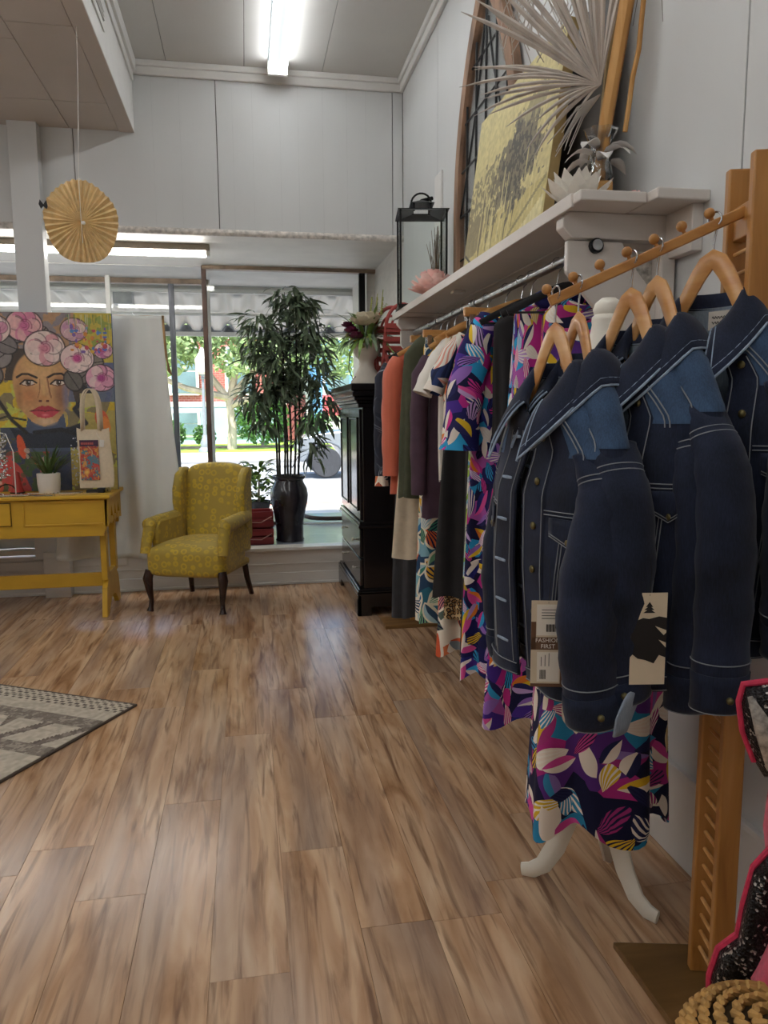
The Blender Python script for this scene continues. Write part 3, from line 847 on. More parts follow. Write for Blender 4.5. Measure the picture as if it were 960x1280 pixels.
pt = thing('portrait_canvas', 'large canvas of a woman with red lips under a crown of peonies', 'painting', (-1.40, 5.80, .862))
LEAN = radians(-4)
mx_ = RX(LEAN)
PW, PH = .93, 1.275
obj('printed_face', P.mesh('printed_face', lambda u, v: mx_ @ Vector(((u - .5) * PW, -.0012, v * PH)), M['print']), None, pt)
obj('stretcher', MB().box((-PW / 2, 0, 0), (PW / 2, .035, PH), mx_), pm('canvas_edge', '4d5a78', .7, .3, 8), pt, smooth=False)

# ---- white drop cloth on a wooden frame
dc = thing('cloth_backdrop', 'white cloth draped over a thin wooden frame behind the portrait', 'backdrop', (-.75, 6.06, .31))
q = random.Random(2)
def cloth(u, v):
    z = lerp(1.83, .012, v)
    xr = lerp(.155, .30, v ** 1.3)
    x = lerp(-.68, xr, u)
    fold = .032 * sin(u * 23 + 2 * v) * (.3 + v) + .034 * sin(u * 9 - 1.2) * v + .010 * sin((u * 30) + (1 - v) * 14) * math.exp(-v * 5)
    y = -.03 - .05 * v + fold
    if v > .93: y -= (v - .93) * .6; z = max(.004 + .004 * sin(u * 40), z)
    return (x, y, z)
M['cloth'] = pm('white_sheet', 'eceee9', .8, .03, 5)
obj('cloth', MB().grid(cloth, 90, 60), M['cloth'], dc, solid=.003)
fb = MB(); fb.box((-.66, .0, 1.80), (.165, .022, 1.835)).box((.142, .0, 0), (.168, .022, 1.835)).box((-.66, .0, .0), (-.635, .022, 1.835))
obj('frame', fb, woodm('pale_pine', '9a6c3c', 'b98b56', 'd0a672', 2), dc, smooth=False, bevel=.002)
obj('side_drape', MB().prism([(.17, 1.80), (.185, 1.5), (.215, 1.38), (.18, 1.42), (.168, 1.55)], -.012, -.006, lambda u, v, h: (u, h, v)), pm('brown_flap', '8f6f4c', .8), dc)

dc2 = thing('cloth_panel', 'second plain white cloth left of the column, behind the portrait', 'backdrop', (-2.35, 6.24, .375))
obj('cloth', MB().grid(lambda u, v: (lerp(-.9, .90, u), .012 * sin(u * 40), lerp(0, 1.5, v)), 60, 8), M['cloth'], dc2, solid=.003)
obj('rod', MB().tube([(-.92, 0, 1.5), (.92, 0, 1.5)], .01, 8), M['trim'], dc2)

# ---- yellow table
M['yellow'] = pm('mustard_paint', 'cfa32c', .42, .10, 9, stretch=(.4, 1, 1))
M['yellow_dark'] = pm('mustard_shadow_gap', '5e4a16', .8, .1)
tb = thing('yellow_table', 'mustard yellow painted trestle table below the portrait', 'table', (-1.75, 5.70, 0))
L_, R_ = -.75, .80; F_, B_ = -.28, .28; TT = .86
obj('table_top', MB().box((L_ - .03, F_ - .03, TT - .025), (R_ + .02, B_ + .03, TT)), M['yellow'], tb, .006, False)
ap = obj('apron', MB().prism([(L_, .83), (R_ - .0, .83), (R_ - .005, .66), (R_ - .035, .575), (L_, .575)], F_ + .0, F_ + .022, lambda u, v, h: (u, h, v)), M['yellow'], tb, .003, False)
obj('apron', MB().box((L_, B_ - .022, .6), (R_ - .02, B_, .83)), M['yellow'], tb, .003, False)
# end apron with three pierced triangles: pieces around the openings
ex = R_ - .02
tri = [-.12, .02, .16]
pcs = MB()
def endp(poly): pcs.prism(poly, ex, ex + .018, lambda u, v, h: (h, u, v))
endp([(F_, .83), (F_, .775), (B_, .775), (B_, .83)][::-1])
endp([(F_, .775), (F_, .70), (tri[0] - .045, .69), (tri[0], .775)])
for a, e in zip(tri, tri[1:]):
    endp([(a, .775), (a + .045, .69), (e - .045, .69), (e, .775)])
endp([(tri[-1], .775), (tri[-1] + .045, .69), (B_, .70), (B_, .775)])
for a in tri: endp([(a - .045, .69), (a - .06, .66), (a, .64), (a + .06, .66), (a + .045, .69)])
endp([(F_, .70), (F_, .64), (tri[0] - .06, .66), (tri[0] - .045, .69)])
endp([(B_, .70), (tri[-1] + .045, .69), (tri[-1] + .06, .66), (B_, .64)])
obj('end_apron', pcs, M['yellow'], tb, smooth=False, recalc=True)
# drawers
dr = obj('drawer', MB().box((-.45, F_ - .012, .665), (.175, F_ + .01, .815)), M['yellow'], tb, .004, False)
obj('drawer_gap', MB().box((-.455, F_ - .004, .66), (.18, F_ + .002, .82)), M['yellow_dark'], tb, smooth=False)
kn = obj('pull_plate', MB().prism([(.035 * cos(a) * (1 + .12 * cos(6 * a)), .035 * sin(a) * (1 + .12 * cos(6 * a))) for a in np.linspace(0, 2 * pi, 24, endpoint=False)], -.02, -.010, lambda u, v, h: (-.115 + u * .9, F_ + h, .715 + v)), M['yellow'], dr, .002)
pl = MB(); pl.box((-.135, F_ - .03, .60), (-.095, F_ - .012, .70)); pl.tube([(-.115 + .03 * cos(a), F_ - .028, .60 + .038 * sin(a)) for a in np.linspace(0, 2 * pi, 18)], .009, 8); pl.ball((-.115, F_ - .03, .605), .017)
obj('pull_drop', pl, M['yellow'], dr)
fr_ = MB()
for a, e in (((.25, .655), (.262, .822)), ((.25, .655), (R_ - .03, .667)), ((.25, .81), (R_ - .02, .822))):
    fr_.box((a[0], F_ - .008, a[1]), (e[0], F_ + .002, e[1]))
obj('panel_moulding', fr_, M['yellow'], tb, .002, False)
for s in (R_ - .055, L_ + .1):
    lg = MB(); lg.box((s - .02, -.22, .25), (s + .02, -.14, .83)); lg.box((s - .02, .14, .25), (s + .02, .22, .83))
    obj('leg', lg, M['yellow'], tb, .004, False)
    ft = [(-.29, 0), (-.20, 0), (-.15, .05), (-.08, .09), (0, .10), (.08, .09), (.15, .05), (.20, 0), (.29, 0), (.24, .20), (.12, .29), (-.12, .29), (-.24, .20)]
    obj('foot', MB().prism(ft, s - .018, s + .018, lambda u, v, h: (h, u, v)), M['yellow'], tb, .004, False, recalc=True)
obj('stretcher', MB().box((L_ + .1, -.055, .175), (R_ - .055, -.03, .275)), M['yellow'], tb, .004, False)

# things on the table
gp = thing('potted_grass', 'green grassy plant in a ribbed white pot on the yellow table', 'potted plant', (-1.365, 5.61, TT))
gp.scale = (1.3, 1.3, 1.2)
obj('pot', MB().lathe([(.048, 0), (.052, .004), (.057, .06), (.058, .118), (.052, .12), (.050, .10)], 48, mod=lambda a, z: 1 + .025 * abs(sin(12 * a))), M['white'], gp)
obj('soil', MB().lathe([(.0, .099), (.051, .1)], 16, cap=False), pm('soil', '3a2b20', .9), gp)
q = random.Random(4)
M['blade'] = pm('grass_blade', '4e6a35', .55, .35, 30)
def blade(mb, p, d, ln, w, droop, n=5, bend=.0):
    """flat pointed leaf starting at p towards d, drooping"""
    d = Vector(d).normalized(); p = Vector(p); side = d.cross(Vector((0, 0, 1)))
    if side.length < .05: side = Vector((1, 0, 0))
    side.normalize(); pts = []; cur = p.copy(); dd = d.copy()
    for i in range(n + 1):
        t = i / n
        ww = w * (sin(pi * (.12 + .88 * t)) ** .8 if t < 1 else 0.02)
        pts.append((cur - side * ww / 2 + Vector((0, 0, ww * .12)), cur.copy(), cur + side * ww / 2 + Vector((0, 0, ww * .12))))
        cur = cur + dd * (ln / n); dd = (dd + Vector((0, 0, -droop / n))).normalized()
    vs = [x for t in pts for x in t]; fs = []
    for i in range(n):
        for k in (0, 1): fs.append((i * 3 + k, i * 3 + k + 1, (i + 1) * 3 + k + 1, (i + 1) * 3 + k))
    mb.add(vs, fs)
for k in range(44):
    a = q.uniform(0, 2 * pi); t = q.uniform(.15, .95)
    bl = MB(); blade(bl, (.03 * cos(a) * q.random(), .03 * sin(a) * q.random(), .1), (cos(a) * t, sin(a) * t, 1), q.uniform(.13, .22), .011, q.uniform(.3, 1.5))
    obj('leaf', bl, M['blade'], gp)

# tote bag standing on the table with a printed panel
tg = thing('tote_bag', 'cream canvas tote bag with an orange and teal print', 'tote bag', (-1.045, 5.60, TT + .035))
M['canvas'] = pm('natural_canvas', 'ddcdb2', .85, .05, 60, bmp=.15)
def tote(u, v):
    a = 2 * pi * u
    w = lerp(.118, .108, v) * (1 - .05 * max(0, .08 - v) / .08); d = lerp(.016, .006, v) if v > .06 else .012
    x = w * np.sign(cos(a)) * abs(cos(a)) ** .35; y = d * np.sign(sin(a)) * abs(sin(a)) ** .6
    return (x + .006 * sin(v * 5), y + .003 * sin(9 * u + 7 * v), lerp(0, .415, v) + .006 * cos(a * 2) * v)
obj('bag', MB().grid(tote, 40, 20, True), M['canvas'], tg)
obj('bag_bottom', MB().box((-.11, -.01, .0), (.11, .01, .01)), M['canvas'], tg, .004)
for s, y in ((-.0, -.012), (.012, .010)):
    def strap(u, v):
        a = pi * u
        x = -.02 - .058 * cos(a) + s
        z = .40 + .29 * sin(a) ** .45 + 0 * v
        return (x + .016 * (v - .5) * (1 + .6 * (u > .5)), y + .004 * sin(7 * u), z + .01 * (v - .5) * cos(a))
    obj('handle', MB().grid(strap, 30, 2), M['canvas'], tg, solid=.003)
P2 = Paint(40, 78, 'c2563e', 8)
m1 = P2.noise(5); m2 = P2.noise(11)
P2.put(m1 > .55, '4f7f8c'); P2.put((m2 > .62), 'd89a4a'); P2.put((m2 < .36), 'b13f36'); P2.put((P2.d(.62, .46, .3, .18) < 1) * (m2 > .4), '547f90')
P2.ell(.32, .2, .2, .08, 'e2a04a', .4, .4); P2.ell(.32, .2, .1, .04, 'e9c060', .4, .4); P2.ell(.8, .36, .14, .05, 'c84a40')
P2.put((P2.y > .84) * 1.0, '4a2748')
for k in range(9):
    xx_ = .08 + .075 * k; P2.stroke([(xx_, .885), (xx_ + .02, .945), (xx_ + .045, .885)], .014, 'd0605a')
P2.stroke([(.45, .84), (.66, .72), (.62, .6)], .03, 'd8a878')
obj('printed_panel', P2.mesh('printed_panel', lambda u, v: (lerp(-.098, .028, u), -.0195 + .003 * v, lerp(.055, .335, v)), M['print']), None, tg)
obj('hang_tag', MB().box((.0, -.026, .29), (.03, -.024, .34), RY(.12)), M['white'], tg)
obj('tag_string', MB().tube([(.045, -.024, .345), (.03, -.025, .36), (.02, -.02, .385)], .001, 4), M['white'], tg)
bs = thing('black_stand', 'small black gadget box under the canvas tote bag', 'box', (-1.06, 5.60, TT))
obj('body', MB().box((-.05, -.05, 0), (.07, .03, .022)).box((.02, -.04, .022), (.07, .03, .032)), M['black'], bs, .003, False)
obj('clear_side', MB().box((.075, -.03, 0), (.105, .02, .033)), glassm('clear_plastic', (.9, .92, .92), 1.5), bs, smooth=False)
obj('button', MB().ball((.09, -.033, .017), .006), M['black'], bs)
# bead strands and strips laid on the table
cols = ['b9462f', 'd8d2c8', 'd8d2c8', 'a8543a', '4a3a34', 'c98a6a', 'e0d9cf', '7f6a5a', 'c2683f', '8a8a88']
q = random.Random(12)
for k in range(15):
    xx_ = q.uniform(-1.78, -1.22); y0 = q.uniform(5.43, 5.62); zz = TT + .004 + .002 * (k % 3)
    t = thing('bead_strand', '%s bead strand lying %s on the yellow table top' % (('rust red', 'white', 'ivory', 'brown', 'dark', 'peach', 'pale', 'taupe', 'orange', 'grey')[k % 10], ('slantwise', 'flat')[k // 10]), 'bracelet', (xx_, y0, zz), group='bead strands on the yellow table')
    an = q.uniform(-.35, .35); ln = q.uniform(.12, .22)
    mm = MB()
    for i in range(int(ln / .009)):
        mm.ball(((i * .009 - ln / 2) * cos(an), (i * .009 - ln / 2) * sin(an) + .008 * sin(i * .5), .0), .0046, 6, 4)
    obj('beads', mm, pm('bead_%d' % k, cols[k % 10], .35), t)['kind'] = 'stuff'
    obj('clasp', MB().ball(((ln / 2 + .004) * cos(an), (ln / 2 + .004) * sin(an), .001), .006, 6, 5), M['chrome'], t)
for k, (xx_, y0, an, c) in enumerate(((-1.30, 5.47, .05, 'd2a67c'), (-1.50, 5.50, -.08, 'b9583a'), (-1.16, 5.53, .12, 'c9b08a'), (-1.62, 5.45, .1, '6d625a'), (-1.72, 5.55, 0, 'c0b6ac'))):
    tag(obj('woven_strap', MB().box((-.13, -.012, 0), (.13, .012, .003)), pm('strap_%d' % k, c, .8, .3, 60), None, loc=(xx_, y0, TT + .0005 + .0035 * 0)), ('tan', 'rust', 'straw coloured', 'charcoal', 'pale grey')[k] + ' woven strap lying along the front of the yellow table', 'strap', 'woven straps on the yellow table').rotation_euler = (0, 0, an)
# crystal bead stand at the picture's left edge
cs = thing('crystal_garland_stand', 'white wire stand hung with silver crystal beads at the table end', 'display stand', (-1.56, 5.52, TT))
obj('pole', MB().tube([(.0, 0, 0), (.0, 0, .30)], .004, 6), M['white'], cs)
obj('ring_base', MB().tube([(-.06 + .06 * cos(a), -.0 + .02 * sin(a), .02 + .055 * abs(sin(a))) for a in np.linspace(0, pi, 14)], .004, 6), M['iron'], cs)
M['crystal'] = pm('silver_crystal', 'd6d8da', .12, .1, 40, metal=.8)
gm = MB(); q = random.Random(5)
for k in range(110):
    zz = q.uniform(.12, .42); gm.ball((-.075 + q.gauss(0, .022), q.gauss(0, .02), zz), q.uniform(.004, .009), 6, 4)
obj('crystal_beads', gm, M['crystal'], cs)['kind'] = 'stuff'
obj('hanger_arm', MB().tube([(0, 0, .30), (-.04, 0, .42), (-.08, 0, .43)], .003, 6), M['white'], cs)
rc = thing('red_bangle_holder', 'red cone shaped bangle holder behind the crystal stand', 'holder', (-1.60, 5.70, TT))
obj('cone', MB().lathe([(.045, 0), (.045, .01), (.03, .07), (.016, .15), (.0, .16)], 16), pm('red_lacquer', 'b8403a', .4), rc)
obj('base', MB().lathe([(.05, 0), (.05, .008)], 18), M['iron'], rc)

# ---- yellow wing chair
mt, nt, nodes, links, b = newmat('mustard_damask')
v = coords(nt, 'Object', (18, 18, 18))
vo = N(nt, 'ShaderNodeTexVoronoi'); vo.inputs['Scale'].default_value = 1; vo.inputs['Randomness'].default_value = .55
links.new(v, vo.inputs['Vector'])
ringc = ramp(nt, vo.outputs['Distance'], [(.20, (0, 0, 0)), (.27, (1, 1, 1)), (.40, (1, 1, 1)), (.47, (0, 0, 0))])
nn = N(nt, 'ShaderNodeTexNoise'); nn.inputs['Scale'].default_value = 4
links.new(coords(nt), nn.inputs['Vector'])
f = math_n(nt, 'MULTIPLY', ringc, math_n(nt, 'MULTIPLY_ADD', nn.outputs[0], 1.0, .2))
cc = mixc(nt, f, srgb('ad9439'), srgb('d2b12e'))
links.new(cc, b.inputs['Base Color']); b.inputs['Roughness'].default_value = .62; b.inputs['Sheen Weight'].default_value = .15
fine = N(nt, 'ShaderNodeTexNoise'); fine.inputs['Scale'].default_value = 220
links.new(coords(nt), fine.inputs['Vector'])
bump(nt, b, math_n(nt, 'ADD', f, math_n(nt, 'MULTIPLY', fine.outputs[0], .4)), .35, .002)
M['damask'] = mt
M['mahog'] = woodm('dark_mahogany', '1c0f0c', '33201a', '4a2a20', 2, .25, rand=False)
ch = thing('wing_chair', 'mustard damask wing chair with dark cabriole legs', 'armchair', (-.345, 5.70, 0), radians(-21.5))
# local frame: front faces -y
def pad(sx, sy, sz, r=.35, n=20, mm=10):
    """soft box"""
    def fn(u, v):
        a = 2 * pi * u; e = -pi / 2 + pi * v
        ce_, se = cos(e), sin(e)
        pw = lambda x, p: np.sign(x) * abs(x) ** p
        return (sx * pw(cos(a), r) * pw(ce_, r), sy * pw(sin(a), r) * pw(ce_, r), sz * pw(se, r))
    return MB().grid(fn, n * 2, mm * 2, True)
st = MB()
def seat(u, v):
    a = 2 * pi * u; e = -pi / 2 + pi * v
    pw = lambda x, p: np.sign(x) * abs(x) ** p
    x = pw(cos(a), .3) * pw(cos(e), .3); y = pw(sin(a), .3) * pw(cos(e), .3)
    wx = lerp(.315, .25, (y + 1) / 2)
    z = .36 + .115 * pw(sin(e), .42) + (.035 * (1 - x * x) * (1 - y * y) if e > 0 else 0)
    return (x * wx, y * .31 - .02, z)
obj('seat', st.grid(seat, 56, 28, True), M['damask'], ch)
def back(u, v):
    a = 2 * pi * u; e = -pi / 2 + pi * v
    pw = lambda x, p: np.sign(x) * abs(x) ** p
    x = pw(cos(a), .28) * pw(cos(e), .28); y = pw(sin(a), .35) * pw(cos(e), .35); z = pw(sin(e), .32)
    zz = lerp(.40, 1.0, (z + 1) / 2) + (.035 * (1 - x * x) if z > 0 else 0)
    wx = lerp(.22, .255, (z + 1) / 2)
    return (x * wx, y * .055 + .235 + .10 * ((z + 1) / 2) - .02 * (1 - x * x) * (y < 0), zz)
obj('backrest', MB().grid(back, 56, 28, True), M['damask'], ch)
for s in (-1, 1):
    wing = [(.30, .44), (.31, .90), (.335, 1.0), (.24, 1.0), (.17, .95), (.12, .84), (.115, .74), (.135, .66), (.12, .58)]
    obj('wing', MB().prism(wing, s * .225, s * .29, lambda u, v, h: (h, u, v)), M['damask'], ch, .022, recalc=True)
    armp = [(-.20, .38), (-.235, .52), (-.24, .615), (-.18, .655), (.0, .655), (.22, .66), (.27, .44), (.27, .36)]
    obj('arm', MB().prism(armp, s * .225, s * .285, lambda u, v, h: (h, u, v)), M['damask'], ch, .02, recalc=True)
    obj('armrest', MB().tube([(s * .28, -.265, .60), (s * .285, -.25, .618), (s * .285, -.1, .622), (s * .275, .1, .63), (s * .27, .22, .64)], [.03, .052, .055, .05, .045], 16), M['damask'], ch)
    fl_ = MB().tube([(s * .285, -.235, .60), (s * .292, -.28, .50), (s * .295, -.30, .42)], [(.05, .045), (.035, .04), (.03, .04)], 14)
    obj('arm_front', fl_, M['damask'], ch)
    # cabriole front leg
    px, py = s * .275, -.285
    obj('leg', MB().tube([(px, py, .30), (px + s * .012, py - .012, .24), (px + s * .006, py - .008, .16), (px - s * .004, py, .08), (px + s * .0, py - .006, .03), (px + s * .004, py - .014, .0)], [.032, .036, .026, .017, .018, .027], 14), M['mahog'], ch)
    obj('leg', MB().tube([(s * .225, .25, .30), (s * .235, .28, .15), (s * .25, .33, .0)], [.024, .022, .019], 10), M['mahog'], ch)
obj('rail', MB().box((-.27, -.27, .255), (.27, .27, .31)), M['damask'], ch, .02)

# ---- black armoire (front faces -x)
M['ebony'] = pm('black_lacquered_wood', '171314', .22, .25, 6, coat=.3, stretch=(1, 1, .2))
am = thing('armoire', 'black wooden armoire with panelled doors over two drawers', 'armoire', (.76, 5.10, 0))
D_, W_ = .53, 1.04
obj('body', MB().box((.02, 0, .12), (D_, W_, 1.50)), M['ebony'], am, .004, False)
obj('base', MB().prism([(-.02, .17), (-.03, .12), (-.03, 0), (.07, 0), (.07, .06), (D_ - .06, .06), (D_ - .06, 0), (D_, 0), (D_, .17)], -.03, 0, lambda u, v, h: (u, h, v)).prism([(-.03, 0), (.10, 0), (.14, .06), (W_ - .14, .06), (W_ - .10, 0), (W_ + .03, 0), (W_ + .03, .15), (-.03, .15)], -.03, -.0, lambda u, v, h: (h, u, v)), M['ebony'], am, .005, False, recalc=True)
obj('base_moulding', MB().box((-.03, -.03, .15), (D_, W_ + .03, .175)).box((-.02, -.02, .175), (D_, W_ + .02, .19)), M['ebony'], am, .006, False)
cor = [(0, 1.44), (-.012, 1.46), (-.012, 1.48), (-.04, 1.52), (-.055, 1.53), (-.055, 1.56), (-.065, 1.565), (-.065, 1.595), (.5, 1.6)]
cm = MB()
for (d0, z0), (d1, z1) in zip(cor[:-1], cor[1:-1]):
    pass
for (d0, z0, z1) in ((.012, 1.44, 1.47), (.025, 1.47, 1.49), (.042, 1.49, 1.515), (.055, 1.515, 1.555), (.065, 1.555, 1.60)):
    cm.box((-d0 + .0, -d0, z0), (D_, W_ + d0, z1))
obj('cornice', cm, M['ebony'], am, .006, False)
obj('waist_moulding', MB().box((-.018, -.018, .615), (D_, W_ + .018, .635)).box((-.01, -.01, .635), (D_, W_ + .01, .66)), M['ebony'], am, .006, False)
M['nickel'] = pm('nickel_pull', 'b9b4aa', .3, .1, metal=1)
for k in range(2):
    y0, y1 = .02 + k * .505, .515 + k * .505
    d_ = obj('door', MB().box((0, y0, .67), (.022, y1, 1.43)), M['ebony'], am, .004, False)
    obj('door_panel', MB().box((-.004, y0 + .07, .74), (.004, y1 - .07, 1.36)), M['ebony'], d_, .012, False)
    fr_ = MB(); fr_.box((-.012, y0 + .055, .725), (.0, y0 + .07, 1.375)).box((-.012, y1 - .07, .725), (.0, y1 - .055, 1.375)).box((-.012, y0 + .055, .725), (.0, y1 - .055, .74)).box((-.012, y0 + .055, 1.36), (.0, y1 - .055, 1.375))
    obj('door_moulding', fr_, M['ebony'], d_, .004, False)
for k, (z0, z1) in enumerate(((.20, .395), (.405, .605))):
    d_ = obj('drawer', MB().box((-.004, .02, z0), (.02, W_ - .02, z1)), M['ebony'], am, .006, False)
    for yy in (.22, .82):
        obj('drawer_pull', MB().tube([(-.004, yy, (z0 + z1) / 2), (-.018, yy, (z0 + z1) / 2), (-.022, yy, (z0 + z1) / 2), (-.03, yy, (z0 + z1) / 2)], [.006, .006, .014, .011], 10), M['nickel'], d_)
# ================================================================== DISPLAY WINDOW PLANTS
M['glaze'] = pm('dark_glazed_urn', '2b2930', .18, .3, 9, coat=.4)
bp = thing('bamboo_plant', 'tall dark leafed bamboo in a black glazed urn in the display window', 'potted plant', (.357, 6.60, .30))
obj('urn', MB().lathe([(.118, 0), (.125, .01), (.118, .03), (.12, .14), (.135, .24), (.158, .34), (.165, .40), (.155, .46), (.128, .51), (.122, .53), (.142, .55), (.146, .57), (.135, .575), (.125, .55), (.1, .54)], 40, mod=lambda a, z: 1 + (.012 * sin(8 * a) if z < .3 else 0)), M['glaze'], bp)
obj('soil', MB().lathe([(0, .535), (.125, .54)], 20, cap=False), pm('dark_soil', '2b211b', .95), bp)
M['cane'] = pm('dark_cane', '2a261f', .45, .3, 20)
M['bleaf'] = pm('bamboo_leaf', '64745a', .5, .45, 14, rand=True)
q = random.Random(21)
canes = [(-.07, .02, 1.55, -.04), (-.03, -.04, 1.95, .0), (.02, .03, 2.08, .02), (.05, -.03, 2.02, .05), (.085, .02, 1.72, .06), (.0, .05, 1.4, -.03), (-.09, -.03, 1.25, -.06)]
for (cx_, cy_, h_, ln) in canes:
    mm = MB(); zs = np.arange(.52, h_, .13)
    pts = []; rr = []
    for z in zs:
        t = (z - .5) / 1.6
        for dz, r_ in ((-.012, .010), (0, .0125), (.012, .010)):
            pts.append((cx_ + ln * t + .004 * sin(z * 9), cy_ + .004 * cos(z * 7), z + dz)); rr.append(r_ * (1 - .3 * t))
    obj('cane', mm.tube(pts, rr, 8), M['cane'], bp)
leafmeshes = []
for dr_ in (.5, 1.0, 1.6):
    mb = MB(); blade(mb, (0, 0, 0), (1, 0, .12), .14, .028, dr_ * .8, 4); leafmeshes.append(mesh_from('leaf', mb, M['bleaf'], True))
clusters = [(.08, -.02, 2.00, .15, 62), (.0, .0, 2.07, .10, 26), (.14, .0, 1.98, .12, 30), (.20, .0, 1.80, .13, 46), (.10, .02, 1.70, .14, 40), (-.20, -.05, 1.83, .14, 54), (-.12, .0, 1.70, .14, 48), (-.25, .0, 1.62, .13, 40), (-.08, -.04, 1.50, .15, 56), (.24, .02, 1.58, .13, 40), (.12, .0, 1.42, .15, 52), (-.20, .03, 1.36, .16, 62), (-.06, .0, 1.27, .16, 54), (-.26, .0, 1.20, .12, 38), (.26, .0, 1.34, .14, 44), (.34, .02, 1.16, .12, 40), (.22, .0, 1.08, .13, 32), (-.20, .02, 1.06, .11, 26), (.18, -.02, .92, .10, 22), (.22, -.05, .76, .08, 10)]
stems = MB(); extra = MB(); cnt = 0
leaves = []
for (cx_, cy_, cz_, r_, n_) in clusters:
    sx = .03 * np.sign(cx_)
    stems.tube([(sx, cy_ * .5, cz_ - .12), (cx_ * .5, cy_, cz_ + .03), (cx_, cy_, cz_ + .05)], [.004, .003, .002], 5)
    for k in range(int(n_ * 1.7)):
        a = q.uniform(0, 2 * pi); rr = r_ * sqrt(q.random())
        p = Vector((cx_ + rr * cos(a), cy_ + rr * sin(a) * .9, cz_ + q.uniform(-.07, .10)))
        leaves.append((p, a + q.gauss(0, .5), q.uniform(-1.2, .25), q.uniform(.75, 1.35), q.randrange(3)))
q.shuffle(leaves)
for i, (p, a, el, s, k) in enumerate(leaves):
    mtx = T(*p) @ RZ(a) @ RY(-el) @ RX(q.uniform(-.6, .6)) @ Matrix.Scale(s, 4)
    if i < 290:
        o = obj('leaf', leafmeshes[k], None, bp); o.matrix_local = mtx
    else:
        b0 = MB(); blade(b0, (0, 0, 0), (1, 0, .12), .14, .028, (.5, 1.0, 1.6)[k] * .8, 4)
        extra.add([mtx @ Vector(v_) for v_ in b0.v], b0.f)
obj('twigs', stems, M['cane'], bp)['kind'] = 'stuff'
obj('foliage', extra, M['bleaf'], bp)['kind'] = 'stuff'

sp = thing('leafy_plant', 'light green broad leafed plant in a dark pot beside the urn', 'potted plant', (.10, 7.02, .30))
obj('pot', MB().lathe([(.08, .17), (.11, .3), (.115, .31), (.1, .31), (.09, .28)], 20).lathe([(.1, 0), (.1, .17), (.08, .17)], 20), pm('charcoal_pot', '4a4b50', .6), sp)
M['lleaf'] = pm('light_leaf', '7d9c4c', .5, .3, 10, rand=True)
lm1 = MB(); blade(lm1, (0, 0, 0), (1, 0, .3), .13, .055, .9, 5); lm1 = mesh_from('leaf', lm1, M['lleaf'])
obj('stem', MB().tube([(0, 0, .28), (.01, 0, .6)], [.012, .006], 7), M['bark'], sp)
for k in range(120):
    a = q.uniform(0, 2 * pi); z = q.uniform(.28, .66)
    o = obj('leaf', lm1, None, sp); o.matrix_local = T(.07 * cos(a), .07 * sin(a), z) @ RZ(a) @ RY(-q.uniform(-.4, .7)) @ Matrix.Scale(q.uniform(.6, 1.1), 4)
# red crates on the display floor
M['redwood'] = woodm('red_crate_paint', '5e1418', '86232a', '9c3a3c', 0, .5, 1)
def crate(label, z):
    t = thing('red_crate', label, 'crate', (.055, 6.50, z), 0, 'red crates by the urn')
    for y in (-.11, .11):
        for k in range(2):
            obj('slat', MB().box((-.2, y - .008, .012 + .07 * k), (.155, y + .008, .07 + .07 * k)), M['redwood'], t, .003, False)
    for x in (-.19, .145):
        obj('end_board', MB().box((x - .009, -.10, .005), (x + .009, .10, .14)), M['redwood'], t, .003, False)
    obj('bottom_board', MB().box((-.195, -.10, .003), (.15, .10, .012)), M['redwood'], t, smooth=False)
    obj('rope', MB().tube([(-.15, -.125, .03), (-.05, -.124, .055), (.05, -.124, .05), (.14, -.123, .10)], .005, 6), pm('pale_rope', 'b98a86', .8), t)
    return t
crate('red slatted crate standing on the display floor, lower of two', .302)
crate('red slatted crate stacked upon the other red crate', .447)
wb_ = thing('wire_basket', 'small black wire handle basket seen above the wing chair back', 'basket', (-.06, 7.15, .30))
obj('wire', MB().tube([(-.1, 0, 0), (-.1, 0, .45), (-.06, 0, .62), (.02, 0, .66), (.05, 0, .6)], .006, 6), M['iron'], wb_)
obj('wire_ring', MB().tube([(.1 * cos(a), .1 * sin(a), .3) for a in np.linspace(0, 2 * pi, 20)], .005, 6), M['iron'], wb_)
for k in range(6):
    a = k * pi / 3; obj('wire', MB().tube([(.08 * cos(a), .08 * sin(a), 0), (.1 * cos(a), .1 * sin(a), .3)], .004, 5), M['iron'], wb_)

# ================================================================== PAPER FAN, RUG
pf = thing('paper_fan', 'round pleated brown paper fan hanging on a string from the low ceiling', 'decoration', (-.865, 4.62, 2.47), radians(10))
NP_ = 36
def fan(u, v):
    a = 2 * pi * u; k = round(u * NP_ * 2)
    r = lerp(.004, .205, v) * (1 + .02 * sin(a * 5)) * (1 if k % 2 else 1.015)
    return (r * cos(a) * .94, (.012 if k % 2 else -.012) * (v * .9 + .1) - .012 + .012 * v, r * sin(a) * 1.08)
M['kraft'] = pm('brown_printed_paper', 'e4c692', .8, .14, 22)
obj('pleats', MB().grid(fan, NP_ * 2, 6, True), M['kraft'], pf, ang=5)
obj('hub', MB().ball((.01, -.028, -.01), .011, 8, 6), M['white'], pf)
bw = MB(); bw.prism([(-.01, 0), (-.035, .03), (-.045, .0), (-.03, -.03), (-.012, -.012), (.01, -.03), (.02, -.01), (.012, .03)], -.004, .004, lambda u, v, h: (u * .7 - .182, h - .015, v * .8 + .075))
obj('bow', bw, M['black'], pf)
obj('string', MB().tube([(0, -.03, -.12), (-.002, -.03, .05), (-.002, -.012, .225), (.02, .0, .7), (.03, 0, 1.03)], .0016, 5), M['white'], pf)
obj('knot', MB().ball((.0, -.01, .226), .008, 6, 5), M['white'], pf)

